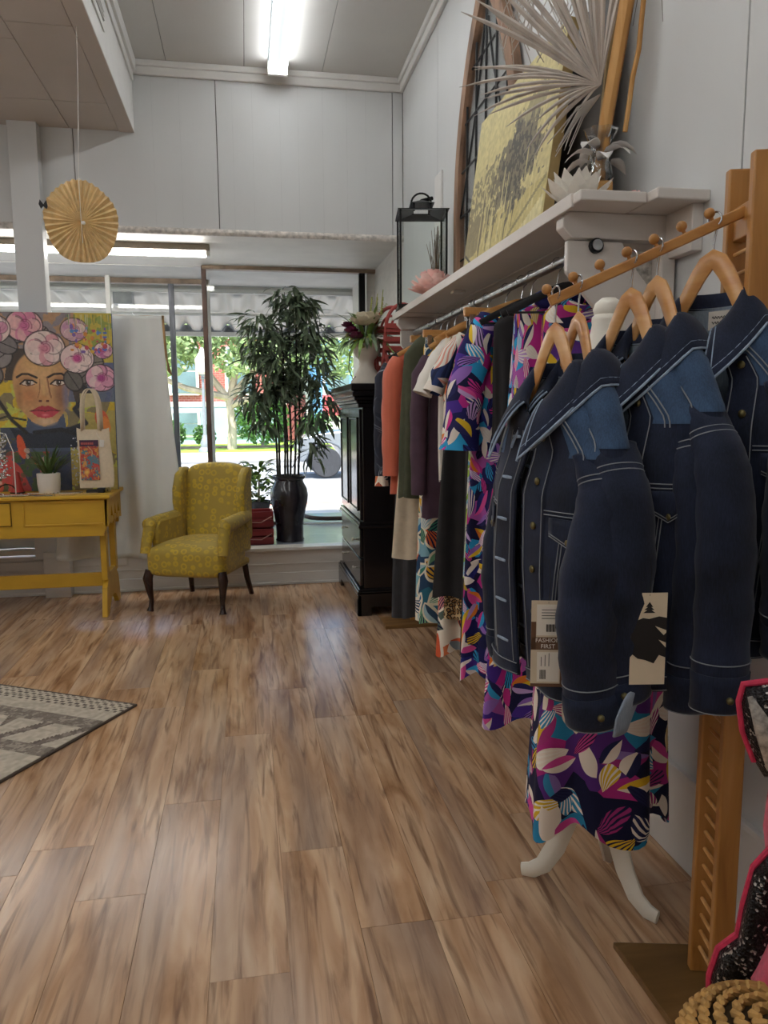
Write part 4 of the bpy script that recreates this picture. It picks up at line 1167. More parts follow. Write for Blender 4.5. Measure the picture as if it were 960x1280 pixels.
RP = Paint(230, 175, 'bcb09d', 6)
ra, rb = 1.84, 1.40
nz = RP.noise(60, 2); nf = RP.noise(110, 1)
bbv = (1 - RP.y) * rb; aav = RP.x * ra
hh = np.zeros_like(nz) + .3 * nf
def band(lo, hi): return (bbv > lo) & (bbv < hi)
for off in (0, .60, 1.1):
    chk = band(off + .0, off + .125)
    if off == 0:
        ch_ = ((aav / .044 + np.floor(bbv / .021) * .5) % 1 < .46) & ((bbv / .021) % 1 < .6)
        RP.put(chk * ch_ * .95, '574b42')
    dk = band(off + .225, off + .315)
    RP.put(dk * (.55 + .45 * (nz > .48)), '85796c'); RP.put(dk * (nf > .55) * .8, '6a5e54')
    hh += dk * .7
    cv = band(off + .315, off + .52)
    ph = (aav / .21 + (bbv - off - .315) / .205 * np.where((np.floor(aav / .42) % 2) > 0, 1, -1) * .5) % 1
    RP.put(cv * (ph < .24) * (.75 + .25 * (nz > .5)), '6d6056')
    hh -= cv * (ph < .24) * .6
    d2 = band(off + .52, off + .60)
    RP.put(d2 * (.55 + .45 * (nz > .5)), '85796c'); RP.put(d2 * (nf > .55) * .8, '6a5e54'); hh += d2 * .7
RP.c *= (.80 + .4 * nf[..., None])
rug = thing('woven_rug', 'cream and grey woven rug with chevron bands on the wood floor', 'rug', (-.563, 3.673, 0), atan2(.426, -.739))
# local +x runs along the far edge, local +y towards the viewer
ih = RP.h; iw = RP.w
def rugp(u, v):
    i = min(iw - 1, int(u * iw)); j = min(ih - 1, int((1 - v) * ih))
    e = 1 if 0 < u < 1 and 0 < v < 1 else 0
    return (u * ra, (1 - v) * rb, .010 * e + .004 * e * hh[j, i] + .0015)
rme = RP.mesh('rug_pile', lambda u, v: rugp(u, v), attrm('rug_wool', rough=.95, spec=.1))
rme.flip_normals()
obj('pile', rme, None, rug)
obj('binding', MB().tube([(0, rb, .006), (0, 0, .006), (ra, 0, .006)], .007, 6), pm('rug_binding', '5e5248', .9), rug)

# ================================================================== WALL SHELF AND WHAT STANDS ON IT
M['shelf'] = pm('white_shelf_paint', 'd3cbc3', .4, .05, 5)
sh = thing('wall_shelf', 'long white painted plank shelf along the right wall', 'shelf', (1.30, 2.06, 1.985))
obj('plank', MB().box((-.365, .0, 0), (-.165, 2.72, .03)), M['shelf'], sh, .004, False)
obj('plank', MB().box((-.162, -.05, 0), (0, 2.72, .03)), M['shelf'], sh, .004, False)
obj('front_lip', MB().box((-.372, .05, -.008), (-.362, 2.72, .031)), M['shelf'], sh, .003, False)
obj('wall_cleat', MB().box((-.035, -.02, -.13), (0, 2.72, 0)), M['shelf'], sh, .003, False)
for y in (.14, 2.60):
    br = obj('bracket', MB().prism([(-.345, -.08), (-.345, -.17), (-.20, -.33), (0, -.60), (0, -.30), (-.12, -.16), (-.17, -.08)], y - .012, y + .012, lambda u, v, h: (u, h, v)), M['shelf'], sh, .004, False, recalc=True)
    obj('cross_beam', MB().prism([(-.345, 0), (-.365, -.02), (-.365, -.045), (-.335, -.075), (0, -.075), (0, 0)], y - .022, y + .03, lambda u, v, h: (u, h, v)), M['shelf'], br, .004, False, recalc=True)
    if y < 1: obj('rod_socket', MB().tube([(-.257, y - .012, -.095), (-.257, y - .024, -.095)], .022, 14).tube([(-.257, y - .0125, -.095), (-.257, y - .026, -.095)], .016, 14), M['black'], br)
obj('joint_seam', MB().box((-.366, 2.38, -.001), (0, 2.386, .0305)), M['gap'], sh, smooth=False)
obj('wall_post', MB().box((-.055, .10, -.55), (-.01, .20, -.10)), M['shelf'], sh, .004, False)
gl_ = pm('silver_tape', 'b9b5ae', .35, .5, 60, metal=.5)
obj('taped_bracket', MB().prism([(-.13, -.10), (-.055, -.10), (-.055, -.34), (-.08, -.38), (-.11, -.34), (-.13, -.22)], .155, .18, lambda u, v, h: (u, h, v)), gl_, sh, .003, recalc=True)
obj('clip', MB().box((-.3, 1.55, -.012), (-.24, 1.6, .0)), M['trim'], sh, .003, False)
RX_, RZ_ = 1.043, 1.891
rod = thing('hanging_rail', 'grey metal pipe rail hung under the white wall shelf', 'clothes rail', (RX_, 2.17, RZ_))
obj('pipe', MB().tube([(0, .0, 0), (0, 2.6, 0)], .016, 16), M['pipe'], rod)
for y in (1.2, 1.9): obj('pipe_collar', MB().tube([(0, y - .012, 0), (0, y + .012, 0)], .021, 14), M['pipe'], rod)

# gothic window frame leaning on the wall
gw = thing('gothic_window_frame', 'old wooden gothic arch window with black leaded bars on the shelf', 'window frame', (1.262, 3.95, 2.016))
def lancet(hw, base, spring, apex, n=14):
    pts = [(hw, base), (hw, spring)]
    H = apex - spring; Rr = (hw * hw + H * H) / (2 * hw)
    amax = math.asin(min(1, H / Rr))
    for k in range(1, n + 1):
        a = amax * k / n; pts.append((hw - Rr + Rr * cos(a), spring + Rr * sin(a)))
    return pts + [(-x_, z_) for x_, z_ in pts[::-1][1:]]
oo = lancet(.53, 0, .50, 1.62); ii = lancet(.455, .06, .50, 1.50)
fmb = MB(); n_ = len(oo)
for k in range(n_ - 1):
    a, b_, c, d = oo[k], oo[k + 1], ii[k + 1], ii[k]
    fmb.prism([a, b_, c, d], -.022, .022, lambda u, v, h: (h, u, v))
fmb.prism([oo[0], ii[0], ii[-1], oo[-1]], -.022, .022, lambda u, v, h: (h, u, v))
M['oldwood'] = pm('weathered_red_brown_wood', '8f6f58', .7, .45, 14, stretch=(1, 1, .25), bmp=.3)
obj('frame', fmb, M['oldwood'], gw, smooth=False, recalc=True)
bars = MB()
def inside(y, z):
    if z < .06: return False
    lim = .455 if z < .5 else None
    H = 1.0; hw = .455; Rr = (hw * hw + H * H) / (2 * hw)
    if lim is None:
        t = z - .5
        lim = -1 if t > H else (hw - Rr + sqrt(max(0, Rr * Rr - t * t)))
    return abs(y) < lim
for k in range(-2, 3):
    y = k * .165; zt = max([z for z in np.arange(.06, 1.5, .01) if inside(y, z)] + [.06])
    bars.tube([(0, y, .06), (0, y, zt)], .007, 6)
for z in np.arange(.26, 1.4, .24):
    yt = max([y for y in np.arange(0, .46, .005) if inside(y, z)] + [0])
    bars.tube([(0, -yt, z), (0, yt, z)], .006, 6)
for s in (-1, 1):
    bars.tube([(0, s * (.455 - .455 * sin(t) * 1.0), .5 + 1.0 * t / 1.4) for t in np.linspace(0, 1.2, 10)], .006, 6)
obj('leading', bars, M['iron'], gw)['kind'] = 'stuff'
obj('pane', MB().prism(ii, -.002, .002, lambda u, v, h: (h, u, v)), glassm('old_glass', (.97, .98, .98), .5), gw, smooth=False)

# sepia street print on canvas
S_ = Paint(150, 112, 'd6c88e', 3)
a1 = S_.noise(7, 3); a2 = S_.noise(30, 2); a3 = S_.noise(70, 1)
S_.put((S_.y < .30) * .9, 'c9b878')
tree = np.clip(1.25 - S_.d(.62, .50, .30, .27, 0) + (a2 - .5) * 1.1 + (a1 - .5) * .7, 0, 1)
S_.put((tree > .42) * .85, '6f6759'); S_.put((tree > .62) * (a3 > .42) * .9, '4c4742')
S_.put((S_.d(.22, .42, .26, .22) + (a2 - .5) < .95) * (a3 > .4) * .85, '7b7059')
S_.put((S_.d(.1, .25, .2, .14) + (a2 - .5) * .8 < .9) * .8, '8d8061')
S_.put((S_.d(.75, .72, .2, .10) + (a2 - .5) * 1.4 < .7) * .6, '7d735e')
for k in range(22):
    xx_ = random.Random(k).uniform(.12, .9); S_.stroke([(xx_, random.Random(k + 50).uniform(.08, .2)), (xx_ + .01, random.Random(k + 9).uniform(.3, .55))], .006, ('d8c98c', '3c3832', 'e2d69a')[k % 3], .8)
S_.poly([(.34, .02), (.40, .02), (.38, .36), (.36, .36)], 'd9cc94'); S_.poly([(.50, .0), (.98, .0), (.98, .22)], 'e0d49e')
S_.stroke([(.48, .05), (.98, .30)], .010, '6d6450', .6)
S_.poly([(.02, .0), (.24, .0), (.10, .14), (.02, .16)], 'cdbb7c'); S_.stroke([(.02, .17), (.24, .03)], .008, '4c463c')
S_.c *= (.85 + .3 * a3[..., None])
sc_ = thing('sepia_canvas', 'sepia street scene print on a leaning canvas on the shelf', 'picture', (1.05, 3.15, 2.016))
ml = RY(radians(7.5))
obj('printed_scene', S_.mesh('printed_scene', lambda u, v: ml @ Vector((-.0012, (.5 - u) * 1.0, v * .75)), M['print']), None, sc_)
obj('stretcher', MB().box((0, -.5, 0), (.038, .5, .75), ml), pm('raw_canvas_edge', 'b39a68', .8, .1, 20), sc_, smooth=False, bevel=.003)
dp = thing('framed_board', 'dark grey framed panel behind the sepia canvas', 'picture', (1.175, 2.98, 2.016))
obj('board', MB().box((0, -.46, 0), (.03, .5, .80), RY(radians(5))), pm('charcoal_panel', '56524e', .6, .2, 8), dp, .003, False)
obj('edge_strip', MB().box((-.004, -.475, 0), (.034, -.46, .82), RY(radians(5))), pm('tan_edge', 'a48a60', .6, .2, 20), dp, smooth=False)

# palm leaf with driftwood in a clear ruffled vase
pv = thing('dried_palm_vase', 'dried grey palm leaf and driftwood in a clear vase on a wood block', 'dried plant', (1.165, 2.43, 2.016))
M['drywood'] = woodm('driftwood', 'a06f38', 'bd8a4c', 'd0a468', 2, .7, 1.5)
obj('wood_block', MB().box((-.035, -.035, 0), (.035, .035, .13)), M['drywood'], pv, .008, False)
obj('vase', MB().lathe([(.03, .13), (.04, .15), (.034, .2), (.03, .24), (.05, .29), (.052, .292), (.03, .25), (.03, .16)], 28, mod=lambda a, z: 1 + .12 * sin(7 * a + z * 40)), glassm('clear_vase', (.93, .94, .94), 2.2, .05), pv)
ruf = MB()
for k in range(9):
    a = 2 * pi * k / 9 + .3
    blade(ruf, (.02 * cos(a), .02 * sin(a), .19 + .02 * (k % 3)), (cos(a), sin(a), .5), .11, .05, 1.8, 5)
obj('ruffled_paper', ruf, pm('pale_paper', 'd5d0cb', .6, .1, 20), pv, solid=.001)
lf = Vector((-.907, .42, 0)); upz = Vector((0, 0, 1)); back_ = Vector((.42, .907, 0))
obj('driftwood', MB().tube([(.0, .0, .14), (.01, -.02, .32), (.035, -.05, .55), (.065, -.09, .85), (.08, -.12, 1.1)], [.022, .026, .027, .03, .028], 9, flat=.8), M['drywood'], pv)
obj('vine', MB().tube([(.055, -.06, .27), (.06, -.075, .36), (.07, -.07, .43), (.072, -.10, .50), (.08, -.095, .58), (.075, -.12, .68), (.095, -.13, .8), (.095, -.15, 1.1)], .008, 7), M['drywood'], pv)
M['palm'] = pm('dried_palm', 'b9aea3', .6, .18, 18, stretch=(1, 1, .3))
o_ = Vector((.0, .01, .435))
q = random.Random(31)
for k in range(34):
    t = k / 33
    ang = lerp(radians(-9), radians(116), t)      # 0 = straight up, positive to the image left
    d = (upz * cos(ang) + lf * sin(ang)).normalized()
    ln = lerp(.62, .36, t) * q.uniform(.85, 1.05)
    if t > .80: ln *= q.uniform(.4, .8)
    w = .020 if t < .55 else .014
    side = d.cross(back_).normalized()
    mm = MB(); n_ = 6; vs = []
    wob = q.uniform(-.05, .05); dep = q.uniform(-.03, .05)
    for i in range(n_ + 1):
        s = i / n_; ww = w * (.25 + 1.5 * s) * (1 - s ** 3 * .95)
        c = o_ + d * ln * s + side * wob * s * s - back_ * (dep + .03) * s + upz * (-.10 * s * s * (t > .55))
        vs += [c - side * ww / 2, c - back_ * ww * .35, c + side * ww / 2]
    fs = [(i * 3 + e, i * 3 + e + 1, (i + 1) * 3 + e + 1, (i + 1) * 3 + e) for i in range(n_) for e in (0, 1)]
    obj('leaf', mm.add(vs, fs), M['palm'], pv)
for k in range(9):
    a = q.uniform(1.9, 2.7); d = (upz * cos(a) + lf * sin(a)).normalized()
    mm = MB(); c0 = o_ - upz * .03
    mm.tube([c0, c0 + d * .08, c0 + d * q.uniform(.12, .2) - upz * .05], [(.008, .002), (.012, .002), (.006, .001)], 6)
    obj('leaf', mm, pm('pale_paper2_%d' % k, 'd9d4ce', .6), pv)
tw = MB()
for k in range(26):
    b0 = o_ + lf * q.uniform(.12, .3) + back_ * q.uniform(0, .1) + upz * q.uniform(.1, .25)
    tw.tube([b0 + lf * .05 * sin(i * .9 + k) + upz * (.07 * i) + back_ * .03 * cos(i + k) for i in range(8)], .0016, 4)
obj('curly_twigs', tw, M['palm'], pv)['kind'] = 'stuff'
hb = thing('dried_palm_strands', 'thin dark dried strands dangling from above beside the palm leaf', 'dried plant', (1.26, 2.28, 3.05))
M['strand'] = pm('dark_strand', '6d6358', .7, .3, 20)
for k in range(11):
    y0 = .02 - .03 * k; mm = MB()
    a = q.uniform(-.12, .12)
    mm.tube([(-.01, -.09 + .005 * k, .02), (-.02, y0 * .6, -.16), (-.02, y0 + a, q.uniform(-.28, -.52))], [(.004, .0012), (.006, .0015), (.001, .0008)], 5)
    obj('strand', mm, M['strand'], hb)
obj('stem', MB().tube([(.02, -.10, .55), (-.01, -.09, .0)], .006, 6), M['strand'], hb)

def petals(mb, c, n, r, w, tilt, rnd, pt=1.0, cup=.4):
    for k in range(n):
        a = 2 * pi * k / n + rnd.uniform(-.15, .15)
        d = Vector((cos(a) * cos(tilt), sin(a) * cos(tilt), sin(tilt))); sd_ = Vector((-sin(a), cos(a), 0)); u_ = d.cross(sd_) * -1
        vs = []
        for i in range(5):
            s = i / 4
            ww = w * (sin(pi * (.15 + .7 * s)) if pt < .5 else (.35 + 1.3 * s) * (1 - s ** 2.2 * .98))
            p = Vector(c) + d * r * s + Vector((0, 0, cup * r * s * s))
            vs += [p - sd_ * ww, p - Vector((0, 0, .12 * ww)), p + sd_ * ww]
        mb.add(vs, [(i * 3 + e, i * 3 + e + 1, (i + 1) * 3 + e + 1, (i + 1) * 3 + e) for i in range(4) for e in (0, 1)])
q = random.Random(8)
ow = thing('white_paper_flower', 'white folded paper flower at the near end of the shelf', 'paper flower', (1.03, 2.30, 2.016))
for i, (n_, r_, w_, t_) in enumerate(((9, .115, .04, .25), (8, .10, .038, .65), (7, .085, .034, 1.0), (5, .07, .028, 1.3))):
    mm = MB(); petals(mm, (0, 0, .012), n_, r_, w_, t_, q); obj('petals', mm, pm('white_paper_%d' % i, 'eae5da', .6), ow, smooth=False)['kind'] = 'stuff'
obj('base', MB().lathe([(.04, 0), (.03, .015)], 12), M['white'], ow)
M['pinkpaper2'] = pm('pale_pink_paper', 'f0c8bc', .7, .1, 20)
M['pinkpaper'] = pm('pink_paper', 'e8b2a8', .7, .1, 20)
for (lb, lc_, s_) in (('large pink paper rose at the far end of the shelf before the lantern', (1.0, 4.02, 2.016), 1.0), ('small pink paper rose behind the white paper flower', (1.20, 2.26, 2.016), .42)):
    t = thing('pink_paper_rose', lb, 'paper flower', lc_)
    for (n_, r_, w_, t_) in ((7, .13, .05, .1), (8, .125, .045, .4), (8, .12, .04, .7), (7, .115, .036, .95), (6, .115, .03, 1.2), (4, .11, .022, 1.45)):
        mm = MB(); petals(mm, (0, 0, .01 * s_), n_, r_ * s_, w_ * s_, t_, q, .3, .15); obj('petals', mm, M['pinkpaper'] if n_ != 8 else M['pinkpaper2'], t, solid=.001)['kind'] = 'stuff'
    obj('base', MB().lathe([(.05 * s_, 0), (.04 * s_, .02 * s_)], 12), M['pinkpaper'], t)

# black lantern with twigs inside
ln_ = thing('black_lantern', 'tall black metal glass sided lantern at the far shelf end', 'lantern', (1.075, 4.60, 2.016), radians(-8))
fm = MB(); hw = .135; hz = .56
for sx in (-1, 1):
    for sy in (-1, 1):
        fm.box((sx * hw - .006, sy * hw - .006, .02), (sx * hw + .006, sy * hw + .006, hz))
fm.box((-hw - .015, -hw - .015, 0), (hw + .015, hw + .015, .022))
obj('frame', fm, M['iron'], ln_, .002, False)
rf = MB()
for z0, z1, a, b_ in ((hz, hz + .018, hw + .015, .05),):
    rf.add([(-a, -a, z0), (a, -a, z0), (a, a, z0), (-a, a, z0), (-b_, -b_, z1), (b_, -b_, z1), (b_, b_, z1), (-b_, b_, z1)], [(0, 1, 5, 4), (1, 2, 6, 5), (2, 3, 7, 6), (3, 0, 4, 7)])
for sx in (-1, 1):
    for sy in (-1, 1): rf.box((sx * .05 - .005, sy * .05 - .005, hz + .012), (sx * .05 + .005, sy * .05 + .005, hz + .055))
rf.add([(-.07, -.07, hz + .055), (.07, -.07, hz + .055), (.07, .07, hz + .055), (-.07, .07, hz + .055), (0, 0, hz + .085)], [(0, 1, 4), (1, 2, 4), (2, 3, 4), (3, 0, 4), (3, 2, 1, 0)])
obj('roof', rf, M['iron'], ln_, smooth=False, solid=.004)
obj('handle', MB().tube([(.06 * cos(a), .02, hz + .07 + .06 * sin(a)) for a in np.linspace(0, pi, 12)], .006, 8).tube([(0, .02, hz + .085), (.07, .05, hz + .11)], .012, 8), M['iron'], ln_)
for sx, ax in ((-1, 0), (1, 0), (-1, 1), (1, 1)):
    g = MB()
    if ax: g.box((-hw, sx * hw - .001, .02), (hw, sx * hw + .001, hz))
    else: g.box((sx * hw - .001, -hw, .02), (sx * hw + .001, hw, hz))
    obj('pane', g, M['glass'], ln_, smooth=False)
gs = thing('dried_twig_bunch', 'bunch of brown dried twigs standing inside the glass lantern', 'dried plant', (1.15, 4.52, 2.04))
tm = MB(); q = random.Random(3)
for k in range(22):
    a = q.uniform(-.05, .03); tm.tube([(q.gauss(0, .01), q.gauss(0, .01), 0), (a * .5, q.uniform(-.03, .03), .18), (a + .0, q.uniform(-.05, .06), q.uniform(.28, .46))], [.002, .0025, .0012], 4)
obj('twigs', tm, pm('brown_twig', '7d6a58', .8, .2, 20), gs)['kind'] = 'stuff'
wbx = struct('trim_5', MB().box((1.285, 4.95, 2.55), (1.30, 5.12, 2.95)), M['trim'], .004)

# on the armoire: bust planter with flowers, red chairs
bu = thing('bust_planter', 'white plaster head planter filled with flowers on the armoire', 'planter', (.868, 5.44, 1.60), radians(15))
prof = [(.098, 0), (.102, .012), (.098, .03), (.085, .05), (.07, .085), (.058, .12), (.052, .15), (.055, .18), (.075, .20), (.092, .23), (.097, .27), (.095, .31), (.09, .33), (.08, .33), (.08, .30)]
def face(a, z):
    k = 1.0
    if z > .17:
        f_ = max(0, cos(a + pi / 2))
        k += .10 * f_ ** 24 * max(0, 1 - abs(z - .245) / .035) + .05 * f_ ** 3 + .05 * f_ ** 12 * max(0, 1 - abs(z - .2) / .02) - .04 * (abs(cos(a + pi / 2) - .9) < .05) * max(0, 1 - abs(z - .27) / .02)
    elif z < .1: k += .18 * abs(cos(a)) ** 2
    return k
obj('head', MB().lathe(prof, 48, mod=face), pm('plaster', 'd4cbbd', .7, .05, 15), bu)
fl = thing('flower_arrangement', 'mixed flowers and ferns spilling out of the white head planter', 'flowers', (.868, 5.44, 1.91))
M['fern'] = pm('fern_green', '7a9a4a', .5, .3, 20, rand=True); M['euc'] = pm('eucalyptus_green', '7d8f74', .55, .2, 15, rand=True)
M['cream_pet'] = pm('cream_petal', 'e6dcc4', .6); M['plum'] = pm('plum_petal', '6b2348', .6, .3, 20); M['lime'] = pm('lime_bud', 'a8a860', .6, .25, 20)
q = random.Random(17)
for k in range(80):
    a = q.uniform(0, 2 * pi); el = q.uniform(-.4, 1.3); mm = MB()
    blade(mm, (.03 * cos(a), .03 * sin(a), .0), (cos(a) * cos(el), sin(a) * cos(el), sin(el) + .25), q.uniform(.16, .32), .030, q.uniform(.9, 2.4), 6)
    obj('leaf', mm, M['fern'] if k % 2 else M['euc'], fl)
fr2 = MB()
for k in range(5):
    a = -.4 + .35 * k; d = Vector((cos(a) * .55, sin(a) * .3, 1)).normalized(); s0 = Vector((.02, 0, .02))
    for i in range(16):
        p = s0 + d * (.03 + .016 * i); ln2 = .055 * (1 - i / 18)
        for sgn in (-1, 1): blade(fr2, p, d * .5 + Vector((sgn * .8, -.2, 0)), ln2, .010, .3, 3)
obj('fern_frond', fr2, M['fern'], fl)
def flower(c, r, mat, n=3):
    mm = MB()
    for (n_, rr, t_) in ((7, 1, .2), (6, .85, .7), (5, .7, 1.1))[:n]: petals(mm, c, n_, r * rr, r * .5, t_, q, .3, .25)
    obj('blossom', mm, mat, fl)
flower((-.03, -.12, .10), .11, M['cream_pet']); flower((.03, -.06, .14), .075, M['cream_pet'])
flower((-.12, -.08, .05), .058, M['plum']); flower((-.14, -.05, .09), .05, M['plum']); flower((-.09, -.11, .01), .058, M['plum'])
for c in ((-.10, -.08, .0), (-.05, -.1, -.015), (-.13, -.06, .02), (.0, -.1, .01), (-.08, -.03, .15)):
    mm = MB()
    for _ in range(10): mm.ball(Vector(c) + Vector((q.gauss(0, .014), q.gauss(0, .014), q.gauss(0, .014))), .009, 6, 5)
    obj('buds', mm, M['lime'], fl)['kind'] = 'stuff'
sp_ = MB()
for k in range(3):
    x0 = .02 + .04 * k
    sp_.tube([(x0 * .4, 0, 0), (x0, -.01, .18), (x0 + .02, -.02, .30 + .03 * k)], .003, 5)
    for i in range(9): sp_.ball((x0 + .01 + .001 * i, -.015 + q.gauss(0, .004), .19 + .014 * i), .007, 6, 5)
obj('spike', sp_, M['lime'], fl)
obj('trailing_stem', MB().tube([(-.09, -.06, 0), (-.13, -.07, -.08), (-.14, -.07, -.2), (-.11, -.075, -.27), (-.09, -.08, -.25)], .0035, 6), pm('dark_stem', '4a3026', .6), fl)
mm = MB()
for k in range(14):
    a = q.uniform(2.2, 4.2); blade(mm, (-.07, -.02, -.0), (cos(a), sin(a) * .4, .1), q.uniform(.16, .24), .016, q.uniform(1.5, 3), 6)
obj('trailing_leaves', mm, M['euc'], fl)['kind'] = 'stuff'

M['redp'] = pm('red_wood_paint', 'ad4a44', .5, .12, 14)
def redchair(label, loc, rz):
    t = thing('red_folding_chair', label, 'chair', loc, rz, 'red chairs on the armoire')
    w = .125
    for s in (-1, 1):
        obj('side_rail', MB().bar((s * w, .05, 0), (s * w * .92, -.04, .40), .022, .024, (0, 1, 0)), M['redp'], t, .003, False)
        obj('leg', MB().bar((s * (w - .025), -.09, 0), (s * (w - .02), .04, .30), .018, .022, (0, 1, 0)), M['redp'], t, .003, False)
    obj('back_arch', MB().tube([(w * .92 * cos(a), -.04 - .03 * sin(a), .40 + .15 * sin(a)) for a in np.linspace(0, pi, 16)], .013, 8), M['redp'], t)
    obj('back_arch', MB().tube([(w * .6 * cos(a), -.042 - .02 * sin(a), .40 + .09 * sin(a)) for a in np.linspace(0, pi, 14)], .009, 8), M['redp'], t)
    for k in range(6):
        z = .05 + .062 * k; obj('slat', MB().box((-w, .042 - .225 * z - .012, z), (w, .042 - .225 * z + .0, z + .034)), M['redp'], t, .003, False)
    obj('top_slat', MB().box((-w, -.06, .385), (w, -.035, .42)), M['redp'], t, .003, False)
    return t
redchair('red slatted chair with arched back on the armoire, the rear one', (1.06, 5.50, 1.60), radians(-6))
redchair('red slatted chair on the armoire leaning before its twin', (1.09, 5.34, 1.60), radians(8)).rotation_euler = (radians(0), 0, radians(8))
# ================================================================== PRINTED FABRICS
def leafprint(name, patches, leaves, scale=14, veins=('f2e9dc', '1c1d45'), outline=None, L=.62, W=.24, rough=.75, layers=2):
    mt, nt, nodes, links, b = newmat(name)
    tc = N(nt, 'ShaderNodeTexCoord')
    nz = N(nt, 'ShaderNodeTexNoise'); nz.inputs['Scale'].default_value = 7; nz.inputs['Detail'].default_value = 1
    links.new(tc.outputs['UV'], nz.inputs['Vector'])
    wv = N(nt, 'ShaderNodeVectorMath', op='MULTIPLY_ADD'); links.new(nz.outputs['Color'], wv.inputs[0]); wv.inputs[1].default_value = (.05, .05, 0); links.new(tc.outputs['UV'], wv.inputs[2])
    def vor(s, off, rnd=1.0, feat='F1'):
        sc = N(nt, 'ShaderNodeVectorMath', op='MULTIPLY_ADD'); links.new(wv.outputs[0], sc.inputs[0]); sc.inputs[1].default_value = (s, s, s); sc.inputs[2].default_value = (off, off * 1.7, 0)
        vo = N(nt, 'ShaderNodeTexVoronoi'); vo.voronoi_dimensions = '2D'; vo.feature = feat; vo.inputs['Scale'].default_value = 1; vo.inputs['Randomness'].default_value = rnd
        links.new(sc.outputs[0], vo.inputs['Vector'])
        return sc.outputs[0], vo
    _, v0 = vor(scale * .8, 3.1)
    sep = N(nt, 'ShaderNodeSeparateColor'); links.new(v0.outputs['Color'], sep.inputs[0])
    cst = lambda cols: [(i / len(cols), srgb(c)) for i, c in enumerate(cols)]
    col = ramp(nt, sep.outputs[0], cst(patches), True)
    for k in range(layers):
        pos, v = vor(scale * (.62 if k == 0 else .8), 11.3 + 7.7 * k)
        loc = N(nt, 'ShaderNodeVectorMath', op='SUBTRACT'); links.new(pos, loc.inputs[0]); links.new(v.outputs['Position'], loc.inputs[1])
        sc = N(nt, 'ShaderNodeSeparateColor'); links.new(v.outputs['Color'], sc.inputs[0])
        rotn = N(nt, 'ShaderNodeVectorRotate'); rotn.rotation_type = 'Z_AXIS'; links.new(loc.outputs[0], rotn.inputs['Vector']); links.new(math_n(nt, 'MULTIPLY', sc.outputs[0], 6.28), rotn.inputs['Angle'])
        sx = N(nt, 'ShaderNodeSeparateXYZ'); links.new(rotn.outputs[0], sx.inputs[0])
        ay = math_n(nt, 'ABSOLUTE', sx.outputs[1])
        q1 = math_n(nt, 'POWER', math_n(nt, 'DIVIDE', sx.outputs[0], L), 2)
        e = math_n(nt, 'ADD', math_n(nt, 'DIVIDE', ay, W), q1)
        ins = math_n(nt, 'LESS_THAN', e, 1.0)
        lc = ramp(nt, sc.outputs[1], cst(leaves if k == 0 else leaves[::-1]), True)
        fr = math_n(nt, 'FRACT', math_n(nt, 'MULTIPLY', math_n(nt, 'DIVIDE', sx.outputs[1], math_n(nt, 'ADD', sx.outputs[0], L + .25)), 8.0))
        stripe = math_n(nt, 'MULTIPLY', math_n(nt, 'LESS_THAN', fr, .42), math_n(nt, 'GREATER_THAN', sc.outputs[2], .52))
        vc = ramp(nt, math_n(nt, 'FRACT', math_n(nt, 'MULTIPLY', sc.outputs[2], 9.7)), cst(veins), True)
        lc = mixc(nt, stripe, lc, vc)
        half = math_n(nt, 'MULTIPLY', math_n(nt, 'GREATER_THAN', sx.outputs[1], 0), math_n(nt, 'LESS_THAN', sc.outputs[2], .5))
        lc2 = ramp(nt, math_n(nt, 'FRACT', math_n(nt, 'MULTIPLY', sc.outputs[1], 5.3)), cst(leaves), True)
        lc = mixc(nt, half, lc, lc2)
        if outline:
            ol = math_n(nt, 'MULTIPLY', ins, math_n(nt, 'GREATER_THAN', e, .72)); lc = mixc(nt, ol, lc, srgb(outline))
        col = mixc(nt, ins, col, lc)
    links.new(col, b.inputs['Base Color']); b.inputs['Roughness'].default_value = rough; b.inputs['Specular IOR Level'].default_value = .25
    return mt
JEW = ['20205a', '20205a', 'c12f8c', '4b2f8f', '20204c', '2f9fd0', '1c1c40', 'b05aa8']
JEWL = ['d83a94', 'e6c12e', '38a8dc', 'ece2d6', '9a6fc0', '2a2f7a', 'e0559c', 'c9a8d8', '2b2b5e', 'e8842e', 'f2e9dc']
M['jewel'] = leafprint('jewel_leaf_print', JEW, JEWL, 19)
M['jewel2'] = leafprint('jewel_leaf_print_dark', ['181a3a', '181a3a', 'b02f80', '181a3a', '2a86b0', '5a2f7f'], ['d04a94', 'e0b82e', '3a90ba', 'eee0d0', '8a6fb0', 'a8357a', 'f0e4d4', '242850'], 17)
M['retro'] = leafprint('retro_leaf_print', ['2f6f86', 'e0653a', '7fb08c', 'd8a83a', '2c4a6a', '88b8c8'], ['2f6fa0', 'e3b23c', '7ab08a', '34506a', 'e0703f', 'a8c8d0', '3f8a78'], 10, outline='efe6cf', W=.34, L=.6)
M['geo'] = leafprint('geometric_leaf_print', ['efe3d0', 'efe3d0', 'e07a4a', 'efe3d0'], ['d9603a', '5f6f66', 'c9848a', '232c40', '6d7454', 'e0703f', '8f9aa0'], 9, outline='f1e7d6', W=.34, L=.6)
M['palefloral'] = leafprint('pale_floral_print', ['e6e6cf', 'e9e9d8', 'cfe0a0', 'e8e8da'], ['8fc0d0', 'a8cc5a', '6fb0cc', 'e0e6c8', '90b84a'], 16)
M['navyprint'] = leafprint('navy_flecked_print', ['2b2f3c', '2b2f3c', '30343f', '262a36'], ['3c4250', '2a2e3a', '5a5f6a', '303440', '8a8f98'], 16, W=.10, veins=('2b2f3c', '3a3f4a'))
